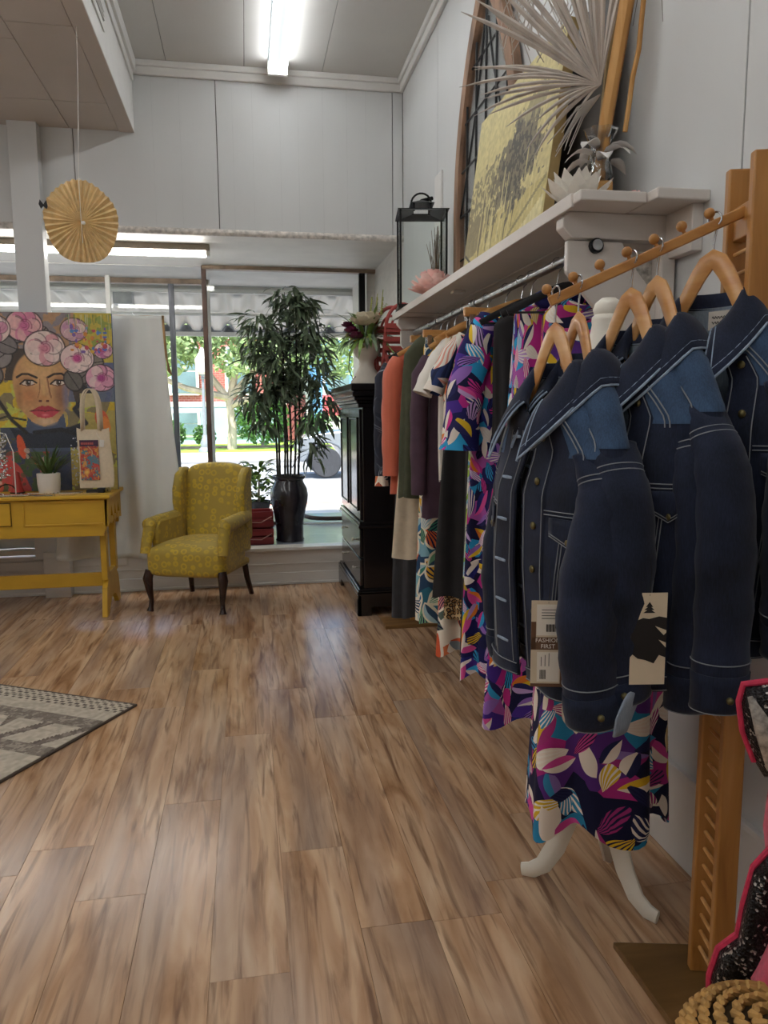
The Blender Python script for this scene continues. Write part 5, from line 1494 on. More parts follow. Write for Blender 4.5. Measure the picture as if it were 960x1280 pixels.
M['whiteprint'] = leafprint('white_sleeve_print', ['ece6da', 'ece6da', 'e9ddd0', 'ece6da'], ['ece6da', '2c3a66', 'e2a08a', 'ece6da', 'ddd2c4'], 9, veins=('20284a', 'e09a88'))
mt, nt, nodes, links, b = newmat('leopard_print')
vo = N(nt, 'ShaderNodeTexVoronoi'); vo.voronoi_dimensions = '2D'; vo.inputs['Scale'].default_value = 55
tc = N(nt, 'ShaderNodeTexCoord'); links.new(tc.outputs['UV'], vo.inputs['Vector'])
links.new(ramp(nt, vo.outputs['Distance'], [(0, srgb('a67c4a')), (.25, srgb('a67c4a')), (.28, srgb('2a1c14')), (.48, srgb('2a1c14')), (.52, srgb('d9bf8f'))], True), b.inputs['Base Color']); b.inputs['Roughness'].default_value = .8
M['leopard'] = mt
M['coral'] = pm('coral_knit', 'cf6c52', .85, .08, 40, stretch=(1, 1, .1), sheen=.2)
M['olive'] = pm('olive_cotton', '474a35', .8, .14, 25)
M['plumcloth'] = pm('plum_cotton', '4a3342', .8, .12, 20)
M['creamcloth'] = pm('cream_linen', 'd3c4aa', .85, .07, 30)
M['whitecloth'] = pm('white_cotton', 'e6e0d5', .85, .05, 20)
M['blackcloth'] = pm('black_cloth', '1c1a1b', .8, .18, 20)
M['greycloth'] = pm('charcoal_jersey', '3f4044', .8, .12, 22)

# ================================================================== HANGERS AND GARMENTS ON THE RAIL
M['beech'] = woodm('beech_hanger', 'b87a40', 'cf9858', 'e0b27a', 0, .3, 1.2, spec=.6)
def arch(w, drop, apex, thick, fwd=.02, n=18):
    return [(lerp(-w, w, i / n), -fwd * abs(2 * i / n - 1) ** 2, apex - drop * ((sqrt((2 * i / n - 1) ** 2 + .04) - .2) / .82)) for i in range(n + 1)]
def hookpts(apex, r=.017, top=.0):
    pts = [(.0, 0, apex), (.0, 0, apex + .03), (.004, 0, top - r - .012)]
    # the hook passes over the rail in the y-z plane of the hanger (rail runs along y)
    for a in np.linspace(-1.1, 3.6, 12):
        pts.append((r * cos(a) * -1 * 0 + r * cos(a), 0, top - .0 + r * sin(a)))
    return pts
def wood_hanger(label, loc, rz, w=.205, drop=.10, apex=-.075, r=.018, group='wooden hangers'):
    t = thing('wooden_hanger', label, 'hanger', loc, rz, group)
    pts = arch(w, drop, apex, .02, .02)
    radii = [(.007, lerp(.012, .022, 1 - abs(2 * i / 18 - 1))) for i in range(19)]
    obj('shoulder_bar', MB().tube(pts, radii, 10, ref=(0, 1, 0)), M['beech'], t)
    obj('hook', MB().tube(hookpts(apex, r), .0022, 7), M['chrome'], t)
    return t
def velvet_hanger(label, loc, rz, w=.20, drop=.085, apex=-.085):
    t = thing('velvet_hanger', label, 'hanger', loc, rz, 'black velvet hangers')
    pts = arch(w, drop, apex, .01, .0)
    obj('shoulder_bar', MB().tube(pts, [(.004, .012)] * 19, 8, ref=(0, 1, 0)), M['velvet'], t)
    obj('crossbar', MB().tube([(-w, 0, apex - drop), (w, 0, apex - drop)], .004, 6), M['velvet'], t)
    obj('hook', MB().tube(hookpts(apex, .021), .0018, 6), M['chrome'], t)
    return t
def clip_hanger(label, loc, rz, w=.17, z=-.115):
    t = thing('clip_hanger', label, 'hanger', loc, rz, 'wooden clip hangers')
    obj('bar', MB().box((-w, -.011, z - .018), (w, .011, z + .018)), M['beech'], t, .004, False)
    obj('hook', MB().tube(hookpts(z + .018, .021), .0022, 6), M['chrome'], t)
    for s in (-1, 1):
        c = MB(); c.box((s * (w - .03) - .012, -.016, z - .06), (s * (w - .03) + .012, -.010, z - .01)).box((s * (w - .03) - .012, .010, z - .06), (s * (w - .03) + .012, .016, z - .01)).tube([(s * (w - .03) - .014, 0, z - .03), (s * (w - .03) + .014, 0, z - .03)], .004, 6)
        obj('clip', c, M['chrome'], t, smooth=False)
    return t

def pw(x, p): return math.copysign(abs(x) ** p, x)
def bodyfn(c, seed=0):
    """c: dict(nw, nd, sw, drop, top, L, d, hw, hd, fold, nf, neck)"""
    rnd_ = random.Random(seed); ph = [rnd_.uniform(0, 6.28) for _ in range(6)]
    ts = c.get('ts', .15)
    kf = [(0, c['nw'], c['nd'], c['top']), (ts * .45, lerp(c['nw'], c['sw'], .55), lerp(c['nd'], c['d'], .45), c['top'] - c['drop'] * .42), (ts, c['sw'], c['d'] * .8, c['top'] - c['drop'])]
    kf += [(t, w, d, None) for (t, w, d) in c.get('mid', [])]
    kf += [(1, c['hw'], c['hd'], c['top'] - c['L'])]
    tt = [k[0] for k in kf]; ww = [k[1] for k in kf]; dd = [k[2] for k in kf]
    def fn(a, t, off=0.0):
        w = np.interp(t, tt, ww) + off; d = np.interp(t, tt, dd) + off
        if t <= ts: z = np.interp(t, [0, ts * .45, ts], [c['top'], c['top'] - c['drop'] * .42, c['top'] - c['drop']])
        else: z = lerp(c['top'] - c['drop'], c['top'] - c['L'], (t - ts) / (1 - ts))
        s = max(0, (t - ts) / (1 - ts))
        fa = c.get('fold', .012) * (s ** .7) * (sin(c.get('nf', 7) * a + ph[0] + 1.2 * s) + .5 * sin((c.get('nf', 7) + 4) * a + ph[1] - 2 * s) + .3 * sin(3 * a + ph[2] + 4 * s))
        x = (w + fa) * pw(sin(a), .85); y = -(d + fa) * pw(cos(a), .85)
        z += -c.get('neck', .05) * max(0, cos(a)) * max(0, 1 - t / ts) ** 1.5
        if t > .97: z += c.get('hem', .006) * sin(5 * a + ph[3])
        x += c.get('lean', 0) * s; y += c.get('sway', 0) * sin(pi * s + ph[4])
        return Vector((x, y, z))
    return fn
def body(c, seed=0, na=72, nt_=46, a0=pi, a1=3 * pi):
    fn = bodyfn(c, seed); mb = MB()
    per = 3.3 * (c['hw'] + c['hd'])
    closed = (a1 - a0) > 6.2
    off = seed * .37
    mb.grid(lambda u, v: fn(a0 + (a1 - a0) * u, v), na, nt_, closed, uv=lambda u, v: (u * per + off, (1 - v) * c['L'] + off))
    return mb, fn
def garment(name, label, cat, loc, rz, c, mat, seed=0, sleeves=None, smat=None, group='clothes on the wall rail'):
    t = thing(name, label, cat, loc, rz, group)
    mb, fn = body(c, seed)
    obj('body', mb, M[mat], t, ang=80)
    if sleeves:
        for s in (-1, 1):
            pts = [(s * x if s < 0 else min(x, .235 - r_ - (loc[0] - RX_)), y, z) for x, y, z, r_, *_ in sleeves]; rr = [(r[3], r[4]) for r in sleeves]
            q2 = random.Random(seed + s); P_ = []; R_2 = []
            n = len(pts)
            for i in range((n - 1) * 4 + 1):
                k = i / 4; j = min(n - 2, int(k)); f_ = k - j
                P_.append([lerp(pts[j][e], pts[j + 1][e], f_) for e in range(3)])
                R_2.append(tuple((lerp(rr[j][e], rr[j + 1][e], f_)) * (1 + .05 * sin(i * 1.7 + seed + e)) for e in (0, 1)))
            obj('sleeve', MB().tube(P_, R_2, 20, cap=False, ref=(1, 0, 0)), M[smat or mat], t, ang=80)
    return t, fn
TOP = -.105
def cfg(sw=.20, L=.7, hw=None, hd=.05, d=.045, fold=.010, nf=7, nw=.075, nd=.045, drop=.075, neck=.05, **k):
    r = dict(sw=sw, L=L, hw=hw or sw, hd=hd, d=d, fold=fold, nf=nf, nw=nw, nd=nd, drop=drop, neck=neck, top=TOP); r.update(k); return r
def cl(y, dx=0): return (RX_ + dx, y, RZ_)
short_sl = [(.11, 0, -.165, .03, .04), (.165, 0, -.235, .038, .045), (.215, -.005, -.33, .042, .05), (.245, -.005, -.405, .044, .052)]
long_sl = [(.18, 0, -.19, .03, .04), (.215, 0, -.27, .045, .045), (.23, -.01, -.45, .042, .042), (.235, -.015, -.65, .038, .04), (.235, -.02, -.84, .034, .038)]
# near to far along the rail
H = []
garment('leaf_print_dress', 'bright jewel leaf print maxi dress with a neck bow, nearest on the rail', 'dress', cl(2.46), radians(4),
        cfg(sw=.155, L=1.46, hw=.25, hd=.075, d=.05, fold=.018, nf=6, drop=.05, nw=.06, mid=[(.35, .17, .06)], hem=.02), 'jewel', 3)
bw_ = thing('fabric_bow', 'jewel print fabric bow tied at the neck of the maxi dress', 'bow', (RX_ - .02, 2.40, RZ_ - .13))
for s in (-1, 1):
    obj('loop', MB().ball((s * .045, 0, .005), .04, 16, 10, (1.1, .55, .75)), M['jewel'], bw_)
obj('knot', MB().ball((0, -.012, 0), .02, 10, 7), M['jewel'], bw_)
velvet_hanger('black velvet hanger of the nearest maxi dress under the shelf bracket', cl(2.465), radians(4))
velvet_hanger('black velvet hanger without a wooden bar, second from the bracket', cl(2.36), radians(-12))
garment('dark_floral_blouse', 'dark blue and plum floral blouse hanging beside the white dress form cap', 'blouse', cl(2.345, .06), radians(-12), cfg(sw=.15, L=.55, fold=.012, hw=.16), 'jewel2', 9)
kim_sl = [(.13, -.01, -.14, .05, .05), (.18, -.02, -.24, .065, .045), (.225, -.03, -.38, .072, .045), (.25, -.04, -.54, .068, .05), (.255, -.04, -.63, .078, .055)]
garment('leaf_print_kimono_dress', 'jewel leaf print dress with wide draped sleeves, second on the rail', 'dress', cl(2.80), radians(2),
        cfg(sw=.17, L=1.42, hw=.235, hd=.06, d=.05, fold=.015, nf=7, drop=.06, mid=[(.45, .195, .05)], hem=.02), 'jewel', 5, kim_sl)
wood_hanger('wooden hanger of the draped kimono dress on the wall rail', cl(2.80), radians(2), .18, .05, -.085, .021)
velvet_hanger('black velvet hanger right behind the kimono dress', cl(2.70), radians(5))
garment('black_camisole', 'plain black camisole between the two jewel print dresses', 'top', cl(2.68), radians(3), cfg(sw=.15, L=.5, fold=.008), 'blackcloth', 2)
clip_hanger('nearest wooden clip hanger, holding wide black trousers', cl(2.98), radians(6), .18, -.095)
garment('black_trousers', 'wide black trousers on the nearest clip hanger', 'trousers', cl(2.98), radians(6), cfg(sw=.165, L=1.36, hw=.185, hd=.055, d=.03, nw=.16, nd=.018, drop=.02, top=-.135, ts=.02, neck=0, fold=.012, nf=6), 'blackcloth', 4)
garment('pale_floral_trousers', 'pale green and blue floral trousers, only one leg edge showing', 'trousers', cl(2.91, .012), radians(2), cfg(sw=.165, L=1.02, hw=.18, hd=.04, d=.03, nw=.16, nd=.018, drop=.02, top=-.135, ts=.02, neck=0, fold=.006, lean=-.02), 'palefloral', 6)
garment('patterned_sleeve_top', 'black tunic with white, navy and peach patterned sleeves', 'top', cl(3.22), radians(3), cfg(sw=.17, L=1.20, hw=.23, hd=.05, drop=.11, fold=.012, nf=5), 'blackcloth', 7, short_sl, 'whiteprint')
wood_hanger('wooden hanger of the black tunic with patterned sleeves', cl(3.22), radians(3), .19, .08, -.085, .021)
garment('geometric_leaf_skirt', 'cream skirt with rust and navy geometric leaves', 'skirt', cl(3.33), radians(2), cfg(sw=.16, L=1.60, hw=.19, hd=.06, d=.03, nw=.155, nd=.018, drop=.02, top=-.135 + .13, ts=.02, neck=0, fold=.020, nf=6, hem=.015) | dict(top=-.16, L=1.44), 'geo', 8)
garment('leopard_skirt', 'leopard print skirt between black cloth and geometric skirt', 'skirt', cl(3.27), radians(2), cfg(sw=.15, L=1.26, hw=.175, hd=.05, d=.03, nw=.15, nd=.018, drop=.02, top=-.16, ts=.02, neck=0, fold=.012, nf=6), 'leopard', 11)
garment('white_tee', 'plain white short sleeved tee, half way along the rail', 'top', cl(3.42), radians(2), cfg(sw=.165, L=.70, drop=.11), 'whitecloth', 12, short_sl)
wood_hanger('wooden hanger of the plain white tee', cl(3.42), radians(2), .19, .08, -.085, .021)
garment('plum_top', 'dark plum sleeved tunic between olive and white tops', 'top', cl(3.56), radians(3), cfg(sw=.17, L=.84, hw=.205, hd=.05, drop=.11, top=-.16), 'plumcloth', 13, [(a, b_, c_ - .04, d_, e_) for a, b_, c_, d_, e_ in long_sl])
wood_hanger('wooden hanger of the dark plum tunic', cl(3.56), radians(3), .18, .085, -.10, .021)
garment('retro_leaf_trousers', 'teal, orange and yellow retro leaf print trousers', 'trousers', cl(3.74), radians(2), cfg(sw=.16, L=1.42, hw=.19, hd=.06, d=.03, nw=.155, nd=.018, drop=.02, top=-.15, ts=.02, neck=0, fold=.016, nf=6), 'retro', 14)
clip_hanger('middle wooden clip hanger, holding the retro leaf trousers', cl(3.74), radians(4), .165, -.10)
garment('olive_vest', 'olive green sleeveless utility vest', 'vest', cl(3.88, -.03), radians(3), cfg(sw=.20, L=.86, hw=.235, hd=.055, drop=.12, fold=.012, nf=6, top=-.07), 'olive', 15)
velvet_hanger('black velvet hanger of the olive vest', cl(3.88), radians(3))
garment('cream_trousers', 'cream wide leg linen trousers below the olive vest', 'trousers', cl(4.02), radians(3), cfg(sw=.17, L=1.14, hw=.255, hd=.06, d=.03, nw=.165, nd=.018, drop=.02, top=-.14, ts=.02, neck=0, fold=.012, nf=5, lean=-.01), 'creamcloth', 16)
clip_hanger('furthest wooden clip hanger, holding the cream trousers', cl(4.02), radians(6), .17, -.10)
garment('cream_blouse', 'cream sleeveless top beside the coral cardigan', 'top', cl(4.10), radians(3), cfg(sw=.165, L=.6, hw=.17), 'creamcloth', 17)
garment('coral_cardigan', 'coral knit cardigan with long loose sleeves', 'cardigan', cl(4.22), radians(3), cfg(sw=.205, L=.84, hw=.22, hd=.06, drop=.085, fold=.014, nf=8), 'coral', 18, [(a + .01, b_, c_, d_ + .01, e_ + .01) for a, b_, c_, d_, e_ in long_sl])
wood_hanger('wooden hanger of the coral cardigan', cl(4.22), radians(3), .20, .085, -.085, .021)
garment('charcoal_skirt', 'long charcoal jersey skirt hanging nearly to the floor', 'skirt', cl(4.34), radians(3), cfg(sw=.15, L=1.55, hw=.21, hd=.06, d=.03, nw=.145, nd=.018, drop=.02, top=-.15, ts=.02, neck=0, fold=.014, nf=7), 'greycloth', 19)
g_, _ = garment('navy_print_top', 'navy flecked long sleeved top, furthest on the rail', 'top', cl(4.46), radians(3), cfg(sw=.215, L=.80, hw=.22, drop=.10), 'navyprint', 20, [(a + .02, b_, c_ - .02, d_ + .005, e_) for a, b_, c_, d_, e_ in long_sl])
for s in (-1, 1):
    obj('cuff', MB().tube([(s * .255, -.02, -.86), (s * .255, -.022, -.92)], [(.036, .04), (.042, .044)], 18, cap=False, ref=(1, 0, 0)), M['geo'], g_)
velvet_hanger('black velvet hanger of the navy flecked top', cl(4.46), radians(3))
# foot plate of the floor rack at the far end, with its post behind the clothes
rb_ = thing('rack_foot', 'brown wooden foot plate of a floor rack beside the armoire', 'rack', (1.0, 4.78, 0))
obj('foot_plate', MB().box((-.14, -.06, 0), (.24, .16, .025)), woodm('brown_ply', '5e3f1e', '7d5a30', '94703f', 0, .5), rb_, .004, False)
obj('post', MB().box((.05, .03, .025), (.09, .07, 1.5)), M['oak'], rb_, .004, False)

# ================================================================== DRESS FORM
df = thing('dress_form', 'white dress form stand with cap and curved wooden legs', 'dress form', (.955, 1.915, 0))
M['cream_enamel'] = pm('cream_enamel', 'e3dccd', .4, .04, 10)
obj('cap', MB().lathe([(.0, 1.70), (.018, 1.698), (.034, 1.685), (.040, 1.668), (.036, 1.655), (.041, 1.65), (.043, 1.64), (.041, 1.63), (.047, 1.60), (.052, 1.56), (.053, 1.50)][::-1], 28), M['cream_enamel'], df)
obj('torso', MB().lathe([(.05, .82), (.13, .84), (.15, .95), (.105, 1.14), (.14, 1.30), (.13, 1.42), (.07, 1.49), (.05, 1.52)], 28, mod=lambda a, z: 1), pm('white_jersey', 'ddd8cf', .9, .04), df)
obj('pole', MB().tube([(0, 0, .30), (0, 0, .84)], .016, 12), M['cream_enamel'], df)
for k, a in enumerate((radians(146), radians(-56), radians(45))):
    pts = [(0.015, .34), (.04, .30), (.075, .21), (.105, .12), (.14, .055), (.175, .030), (.205, .026)]
    lg = MB(); P_ = [(r * cos(a), r * sin(a), z) for r, z in pts]
    lg.tube(P_, [(.012, .026), (.012, .030), (.012, .032), (.012, .030), (.012, .027), (.012, .025), (.011, .020)], 10, ref=(-sin(a), cos(a), 0))
    obj('leg', lg, M['cream_enamel'], df)
fd = thing('form_dress', 'dark jewel leaf print dress worn by the white dress form', 'dress', (.955, 1.915, 1.50))
c = dict(sw=.15, L=1.24, hw=.195, hd=.15, d=.12, fold=.020, nf=5, nw=.06, nd=.06, drop=.09, neck=.0, top=0, mid=[(.34, .125, .11), (.5, .17, .14)], hem=.03)
mb, _ = body(c, 31); obj('skirt', mb, M['jewel2'], fd, ang=80)
mb, _ = body(dict(c, sw=.10, L=1.12, hw=.13, hd=.10, d=.08, mid=[]), 33); obj('inner_layer', mb.xf(T(.10, .05, .0)), M['jewel2'], fd, ang=80)
# ================================================================== DENIM JACKETS ON THE WATERFALL RACK
def denimm(name, dark, light, amt=.5):
    mt, nt, nodes, links, b = newmat(name)
    n = N(nt, 'ShaderNodeTexNoise'); n.inputs['Scale'].default_value = 9; n.inputs['Detail'].default_value = 5
    links.new(coords(nt), n.inputs['Vector'])
    w = N(nt, 'ShaderNodeTexNoise'); w.inputs['Scale'].default_value = 1; w.inputs['Detail'].default_value = 2
    links.new(coords(nt, 'Object', (420, 420, 60)), w.inputs['Vector'])
    f = math_n(nt, 'ADD', math_n(nt, 'MULTIPLY', n.outputs[0], .75), math_n(nt, 'MULTIPLY', w.outputs[0], .4))
    c = ramp(nt, f, [(.36, srgb(dark)), (.80, srgb(light))])
    links.new(c, b.inputs['Base Color']); b.inputs['Roughness'].default_value = .85; b.inputs['Sheen Weight'].default_value = .12; b.inputs['Specular IOR Level'].default_value = .2
    bump(nt, b, w.outputs[0], .25, .0006)
    return mt
M['denim'] = denimm('dark_indigo_denim', '131721', '283047')
M['denim_mid'] = denimm('faded_toplit_denim', '222d41', '46607f')  # paler shoulder tone: faded wash and overhead light painted together
M['denim_in'] = denimm('denim_inside', '6f7f92', 'a3b0bd')
M['stitch'] = pm('pale_stitching', '84888c', .8, .1)
M['fray'] = pm('worn_pale_edge', '8f9fb2', .9, .25, 60)
M['brass'] = pm('antique_brass', '6f6543', .4, .2, 60, metal=.8)
M['card'] = pm('kraft_cream_card', 'd9c8ac', .7, .04, 20)
M['cardw'] = pm('white_sticker', 'ece4d6', .6, .02)
M['cardb'] = pm('brown_print', '6b4c36', .7, .1)
M['ink'] = pm('black_ink', '171413', .7, .1)

def textobj(name, txt, size, mat, parent, mtx, align='CENTER', ext=.0003):
    cu = bpy.data.curves.new(name, 'FONT'); cu.body = txt; cu.size = size; cu.align_x = align; cu.extrude = ext
    cu.resolution_u = 2
    tmp = bpy.data.objects.new(name, cu); COL.objects.link(tmp)
    bpy.context.view_layer.update()
    me = bpy.data.meshes.new_from_object(tmp.evaluated_get(bpy.context.evaluated_depsgraph_get()))
    bpy.data.objects.remove(tmp); bpy.data.curves.remove(cu)
    me.materials.clear(); me.materials.append(mat)
    o = bpy.data.objects.new(name, me); COL.objects.link(o); o.parent = parent; o.matrix_local = mtx
    return o

def jacket(label, loc, rz, seed, near=None, far=None, openg=.10, tagat=None, L=.69, cuff=True):
    """x: wearer's left (towards the viewer), -y: front, origin on the rail"""
    t = thing('denim_jacket', label, 'jacket', loc, rz, 'denim jackets on the waterfall rack')
    q = random.Random(seed)
    c = dict(nw=.070, nd=.054, sw=.20, drop=.165, top=-.178, L=L, d=.066, hw=.195, hd=.070, fold=.007, nf=5, neck=.085, ts=.22, mid=[(.35, .205, .082), (.6, .205, .085), (.9, .20, .075)], hem=.004)
    mb, S = body(c, seed, 90, 56, openg, 2 * pi - openg)
    obj('body', mb, M['denim'], t, ang=80, solid=.003)
    # shoulder panels: faded wash, with overhead light put into the colour
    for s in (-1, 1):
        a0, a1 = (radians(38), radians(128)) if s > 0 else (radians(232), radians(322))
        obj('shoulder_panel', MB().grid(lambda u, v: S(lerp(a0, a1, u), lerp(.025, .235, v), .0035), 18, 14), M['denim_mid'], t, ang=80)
    st = MB()
    def line(pts, r=.0012): st.tube(pts, r, 5)
    # placket strips with stitched edges
    for s in (-1, 1):
        aw = .045 / .10 * .9
        e0 = openg if s > 0 else 2 * pi - openg
        e1 = e0 + s * .36
        obj('placket', MB().grid(lambda u, v: S(lerp(e0, e1, u) , lerp(.13, .95, v), .004), 5, 40), M['denim'], t, ang=80)
        for e in (e0 + s * .04, e1 - s * .03):
            line([S(e, tt, .0065) for tt in np.linspace(.14, .945, 34)])
        # front yoke seam and slanted panel seam
        for dz in (0, .012):
            line([S(lerp(e1, radians(96) if s > 0 else radians(264), u), .40 + dz, .0035) for u in np.linspace(0, 1, 16)])
        for da in (0, .05):
            line([S(e1 + s * (.30 + da - .26 * u), lerp(.43, .93, u), .0035) for u in np.linspace(0, 1, 16)])
        # shoulder double stitching from collar to sleeve
        for da in (radians(36), radians(41)):
            a = da if s > 0 else 2 * pi - da
            line([S(a + s * .25 * u, lerp(.03, .245, u), .006) for u in np.linspace(0, 1, 14)], .0015)
        # pocket flap
        fa = e1 + s * .10; fl = MB()
        fl.grid(lambda u, v: S(fa + s * .62 * u, .42 + v * (.055 + .03 * (1 - abs(2 * u - 1))), .006), 8, 3)
        pf_ = obj('pocket_flap', fl, M['denim'], t, ang=80, solid=.003)
        for d0 in (.0, -.008):
            st.tube([S(fa + s * .62 * u, .42 + d0 + (.055 + .03 * (1 - abs(2 * u - 1))), .009) for u in np.linspace(0.02, .98, 9)], .0011, 5)
        b_ = S(fa + s * .31, .49, .008); obj('button', MB().ball(b_, .007, 10, 6, (1, .5, 1)), M['brass'], pf_)
    # buttons and buttonholes
    for k in range(6):
        tt = .17 + .142 * k
        p = S(openg + .20, tt, .007); bt = MB(); bt.ball(p, .0085, 12, 7, (1, .55, 1)); obj('button', bt, M['brass'], t)
        p2 = S(2 * pi - openg - .10, tt, .0065); p3 = S(2 * pi - openg - .30, tt, .0065)
        obj('buttonhole', MB().tube([p2, (p2 + p3) / 2, p3], [(.003, .0015), (.0042, .0015), (.003, .0015)], 8, ref=(0, 0, 1)), M['fray'], t)
    # waistband
    obj('waistband', MB().grid(lambda u, v: S(openg + (2 * pi - 2 * openg) * u, lerp(.945, 1.0, v), .005), 70, 3), M['denim'], t, ang=80, solid=.003)
    for tt in (.95, .995): line([S(openg + (2 * pi - 2 * openg) * u, tt, .008) for u in np.linspace(0, 1, 60)])
    # lining seen inside the neck, with a label
    obj('inside_back', MB().grid(lambda u, v: S(lerp(radians(100), radians(260), u), lerp(.0, .45, v), -.008), 24, 10), M['denim_in'], t, ang=80)
    # collar: stands up then folds over into two points
    def collar(u, v):
        a = lerp(radians(26), radians(334), u)
        f_ = abs(2 * u - 1); pt_ = max(0, (f_ - .55) / .45)
        base = S(a, .0, .0)
        out = Vector((sin(a), -cos(a), 0))
        up_ = .030 - .010 * pt_
        fall = .050 + .056 * pt_ ** 1.5
        if v < .35:
            k = v / .35; return base + out * (-.006 + .004 * k) + Vector((0, 0, up_ * k - .004))
        k = (v - .35) / .65
        return base + out * (.0 + .020 * sin(k * pi / 2) + .036 * k + .004 * pt_) + Vector((.0, -.024 * pt_ * k, up_ * (1 - k) + .006 * sin(k * pi) - fall * k ** 1.25)) 
    cmb = MB().grid(collar, 44, 14)
    co = obj('collar', cmb, M['denim'], t, ang=80, solid=.0035)
    ce_ = MB()
    for vv, r_ in ((.995, .0030), (.90, .0012)):
        ce_.tube([collar(u, vv) + Vector((0, 0, .002)) for u in np.linspace(.0, 1, 40)], r_, 6)
    for uu in (.0, 1.0): ce_.tube([collar(uu, v) for v in np.linspace(.35, 1, 8)], .0028, 6)
    for uu in (.025, .975): ce_.tube([collar(uu, v) + Vector((0, -.003, .001)) for v in np.linspace(.4, .93, 8)], .0012, 6)
    obj('collar_edge', ce_, M['fray'], co)
    # sleeves
    dn = [(.155, .0, -.305, .016, .050), (.186, -.0, -.365, .036, .052), (.208, -.012, -.43, .048, .060), (.226, -.045, -.54, .054, .066), (.230, -.055, -.64, .052, .066), (.226, -.045, -.74, .049, .060), (.222, -.03, -.845, .046, .058)]
    for s in (-1, 1):
        sl = (near if s > 0 else far) or dn
        sl = [(a_, b_, z_ - .04, c_, d_) for a_, b_, z_, c_, d_ in sl]
        pts = [Vector((s * x, y, z)) for x, y, z, _, _ in sl]; rr = [(a, b_) for *_, a, b_ in sl]
        P_ = []; R_2 = []; n = len(pts)
        for i in range((n - 1) * 6 + 1):
            k = i / 6; j = min(n - 2, int(k)); f_ = k - j
            p0 = pts[max(0, j - 1)]; p1 = pts[j]; p2 = pts[j + 1]; p3 = pts[min(n - 1, j + 2)]
            P_.append(.5 * ((2 * p1) + (p2 - p0) * f_ + (2 * p0 - 5 * p1 + 4 * p2 - p3) * f_ ** 2 + (3 * p1 - p0 - 3 * p2 + p3) * f_ ** 3))
            wr_ = 1 + .045 * sin(i * 1.05 + seed) * min(1, i / 8) + .03 * sin(i * 2.3 + seed * 2 + s)
            R_2.append((lerp(rr[j][0], rr[j + 1][0], f_) * wr_, lerp(rr[j][1], rr[j + 1][1], f_) * (1 + .03 * sin(i * 1.3 + seed))))
        sm = MB().tube(P_, R_2, 28, cap=False, ref=(1, 0, 0))
        so = obj('sleeve', sm, M['denim'], t, ang=80, solid=.003)
        # seam rings at the armhole, long seam, cuff
        def ring(i, k=1.03, r_=.0013):
            d_ = (P_[min(i + 1, len(P_) - 1)] - P_[max(0, i - 1)]).normalized(); x_ = Vector((1, 0, 0)); x_ = (x_ - d_ * x_.dot(d_)).normalized(); y_ = d_.cross(x_)
            return [P_[i] + x_ * R_2[i][0] * k * cos(a) + y_ * R_2[i][1] * k * sin(a) for a in np.linspace(0, 2 * pi, 29)]
        ss = MB()
        for i, f_ in ((5, 1.03), (6, 1.03)): ss.tube(ring(i, f_), .0013, 5)
        ss.tube([P_[i] + (Vector((0, 1, 0)) * R_2[i][1] * .98) for i in range(4, len(P_))], .0012, 5)
        ne = len(P_) - 1
        ss.tube(ring(ne - 5, 1.05), .0013, 5); ss.tube(ring(ne, 1.06), .0016, 5)
        obj('seam', ss, M['stitch'], so)
        cf = MB().tube(P_[-5:], [(a * 1.05, b_ * 1.05) for a, b_ in R_2[-5:]], 28, cap=False, ref=(1, 0, 0))
        cfo = obj('cuff', cf, M['denim'], so, ang=80, solid=.003)
        if cuff and s > 0:
            e = P_[-1]; fl = MB()
            fl.grid(lambda u, v: e + Vector(((R_2[-1][0] * 1.30) * cos(lerp(.0, 1.2, u)) * (1 + .12 * v), (R_2[-1][1] * 1.18) * sin(lerp(.0, 1.2, u)) * (1 + .40 * v), -.012 + .085 * v * sin(pi * (.15 + .7 * u)) + .012 * sin(u * 7) * v)), 14, 5)
            obj('turned_cuff', fl, M['denim_in'], so, ang=80, solid=.004)
        b3 = P_[-3] + Vector((s * R_2[-3][0] * 1.1, -.02, 0)); obj('cuff_button', MB().ball(b3, .0075, 10, 6), M['brass'], so)
    obj('stitching', st, M['stitch'], t)
    return t, S

# --- the rack
rk = thing('waterfall_rack', 'honey oak garment rack with pegged sloping arm and ladder post', 'clothes rack', (1.06, 1.50, 0))
adir = Vector((.962, -.273, 0)); ldir = Vector((-.22, -.975, 0)).normalized()
def rpt(a, l, z): return adir * a + ldir * l + Vector((0, 0, z))
def post(l):
    mb = MB(); vs = []
    for z in (.018, 1.92):
        for a, b_ in ((-.024, -.012), (.024, -.012), (.024, .012), (-.024, .012)): vs.append(rpt(a, l + b_, z))
    return mb.add(vs, [(3, 2, 1, 0), (4, 5, 6, 7), (0, 1, 5, 4), (1, 2, 6, 5), (2, 3, 7, 6), (3, 0, 4, 7)])
obj('upright', post(-.062), M['oak'], rk, .004, False, recalc=True)
obj('upright', post(.062), M['oak'], rk, .004, False, recalc=True)
dw = mesh_from('dowel', MB().tube([rpt(0, -.055, 0), rpt(0, .055, 0)], .005, 8), M['beech'])
for k in range(41):
    z = .085 + .0435 * k
    if 1.74 < z < 1.84: continue
    obj('dowel', dw, None, rk, loc=adir * -.004 + Vector((0, 0, z)))
hbm = MB(); vs = []
for z in (1.765, 1.835):
    for a, b_ in ((-.012, -.05), (.012, -.05), (.012, .05), (-.012, .05)): vs.append(rpt(a, b_, z))
hbm.add(vs, [(3, 2, 1, 0), (4, 5, 6, 7), (0, 1, 5, 4), (1, 2, 6, 5), (2, 3, 7, 6), (3, 0, 4, 7)])
obj('arm_block', hbm, M['oak'], rk, .003, False, recalc=True)
tip = Vector((.664, 1.612, 1.640)) - Vector((1.06, 1.50, 0)); root_ = Vector((0, 0, 1.822))
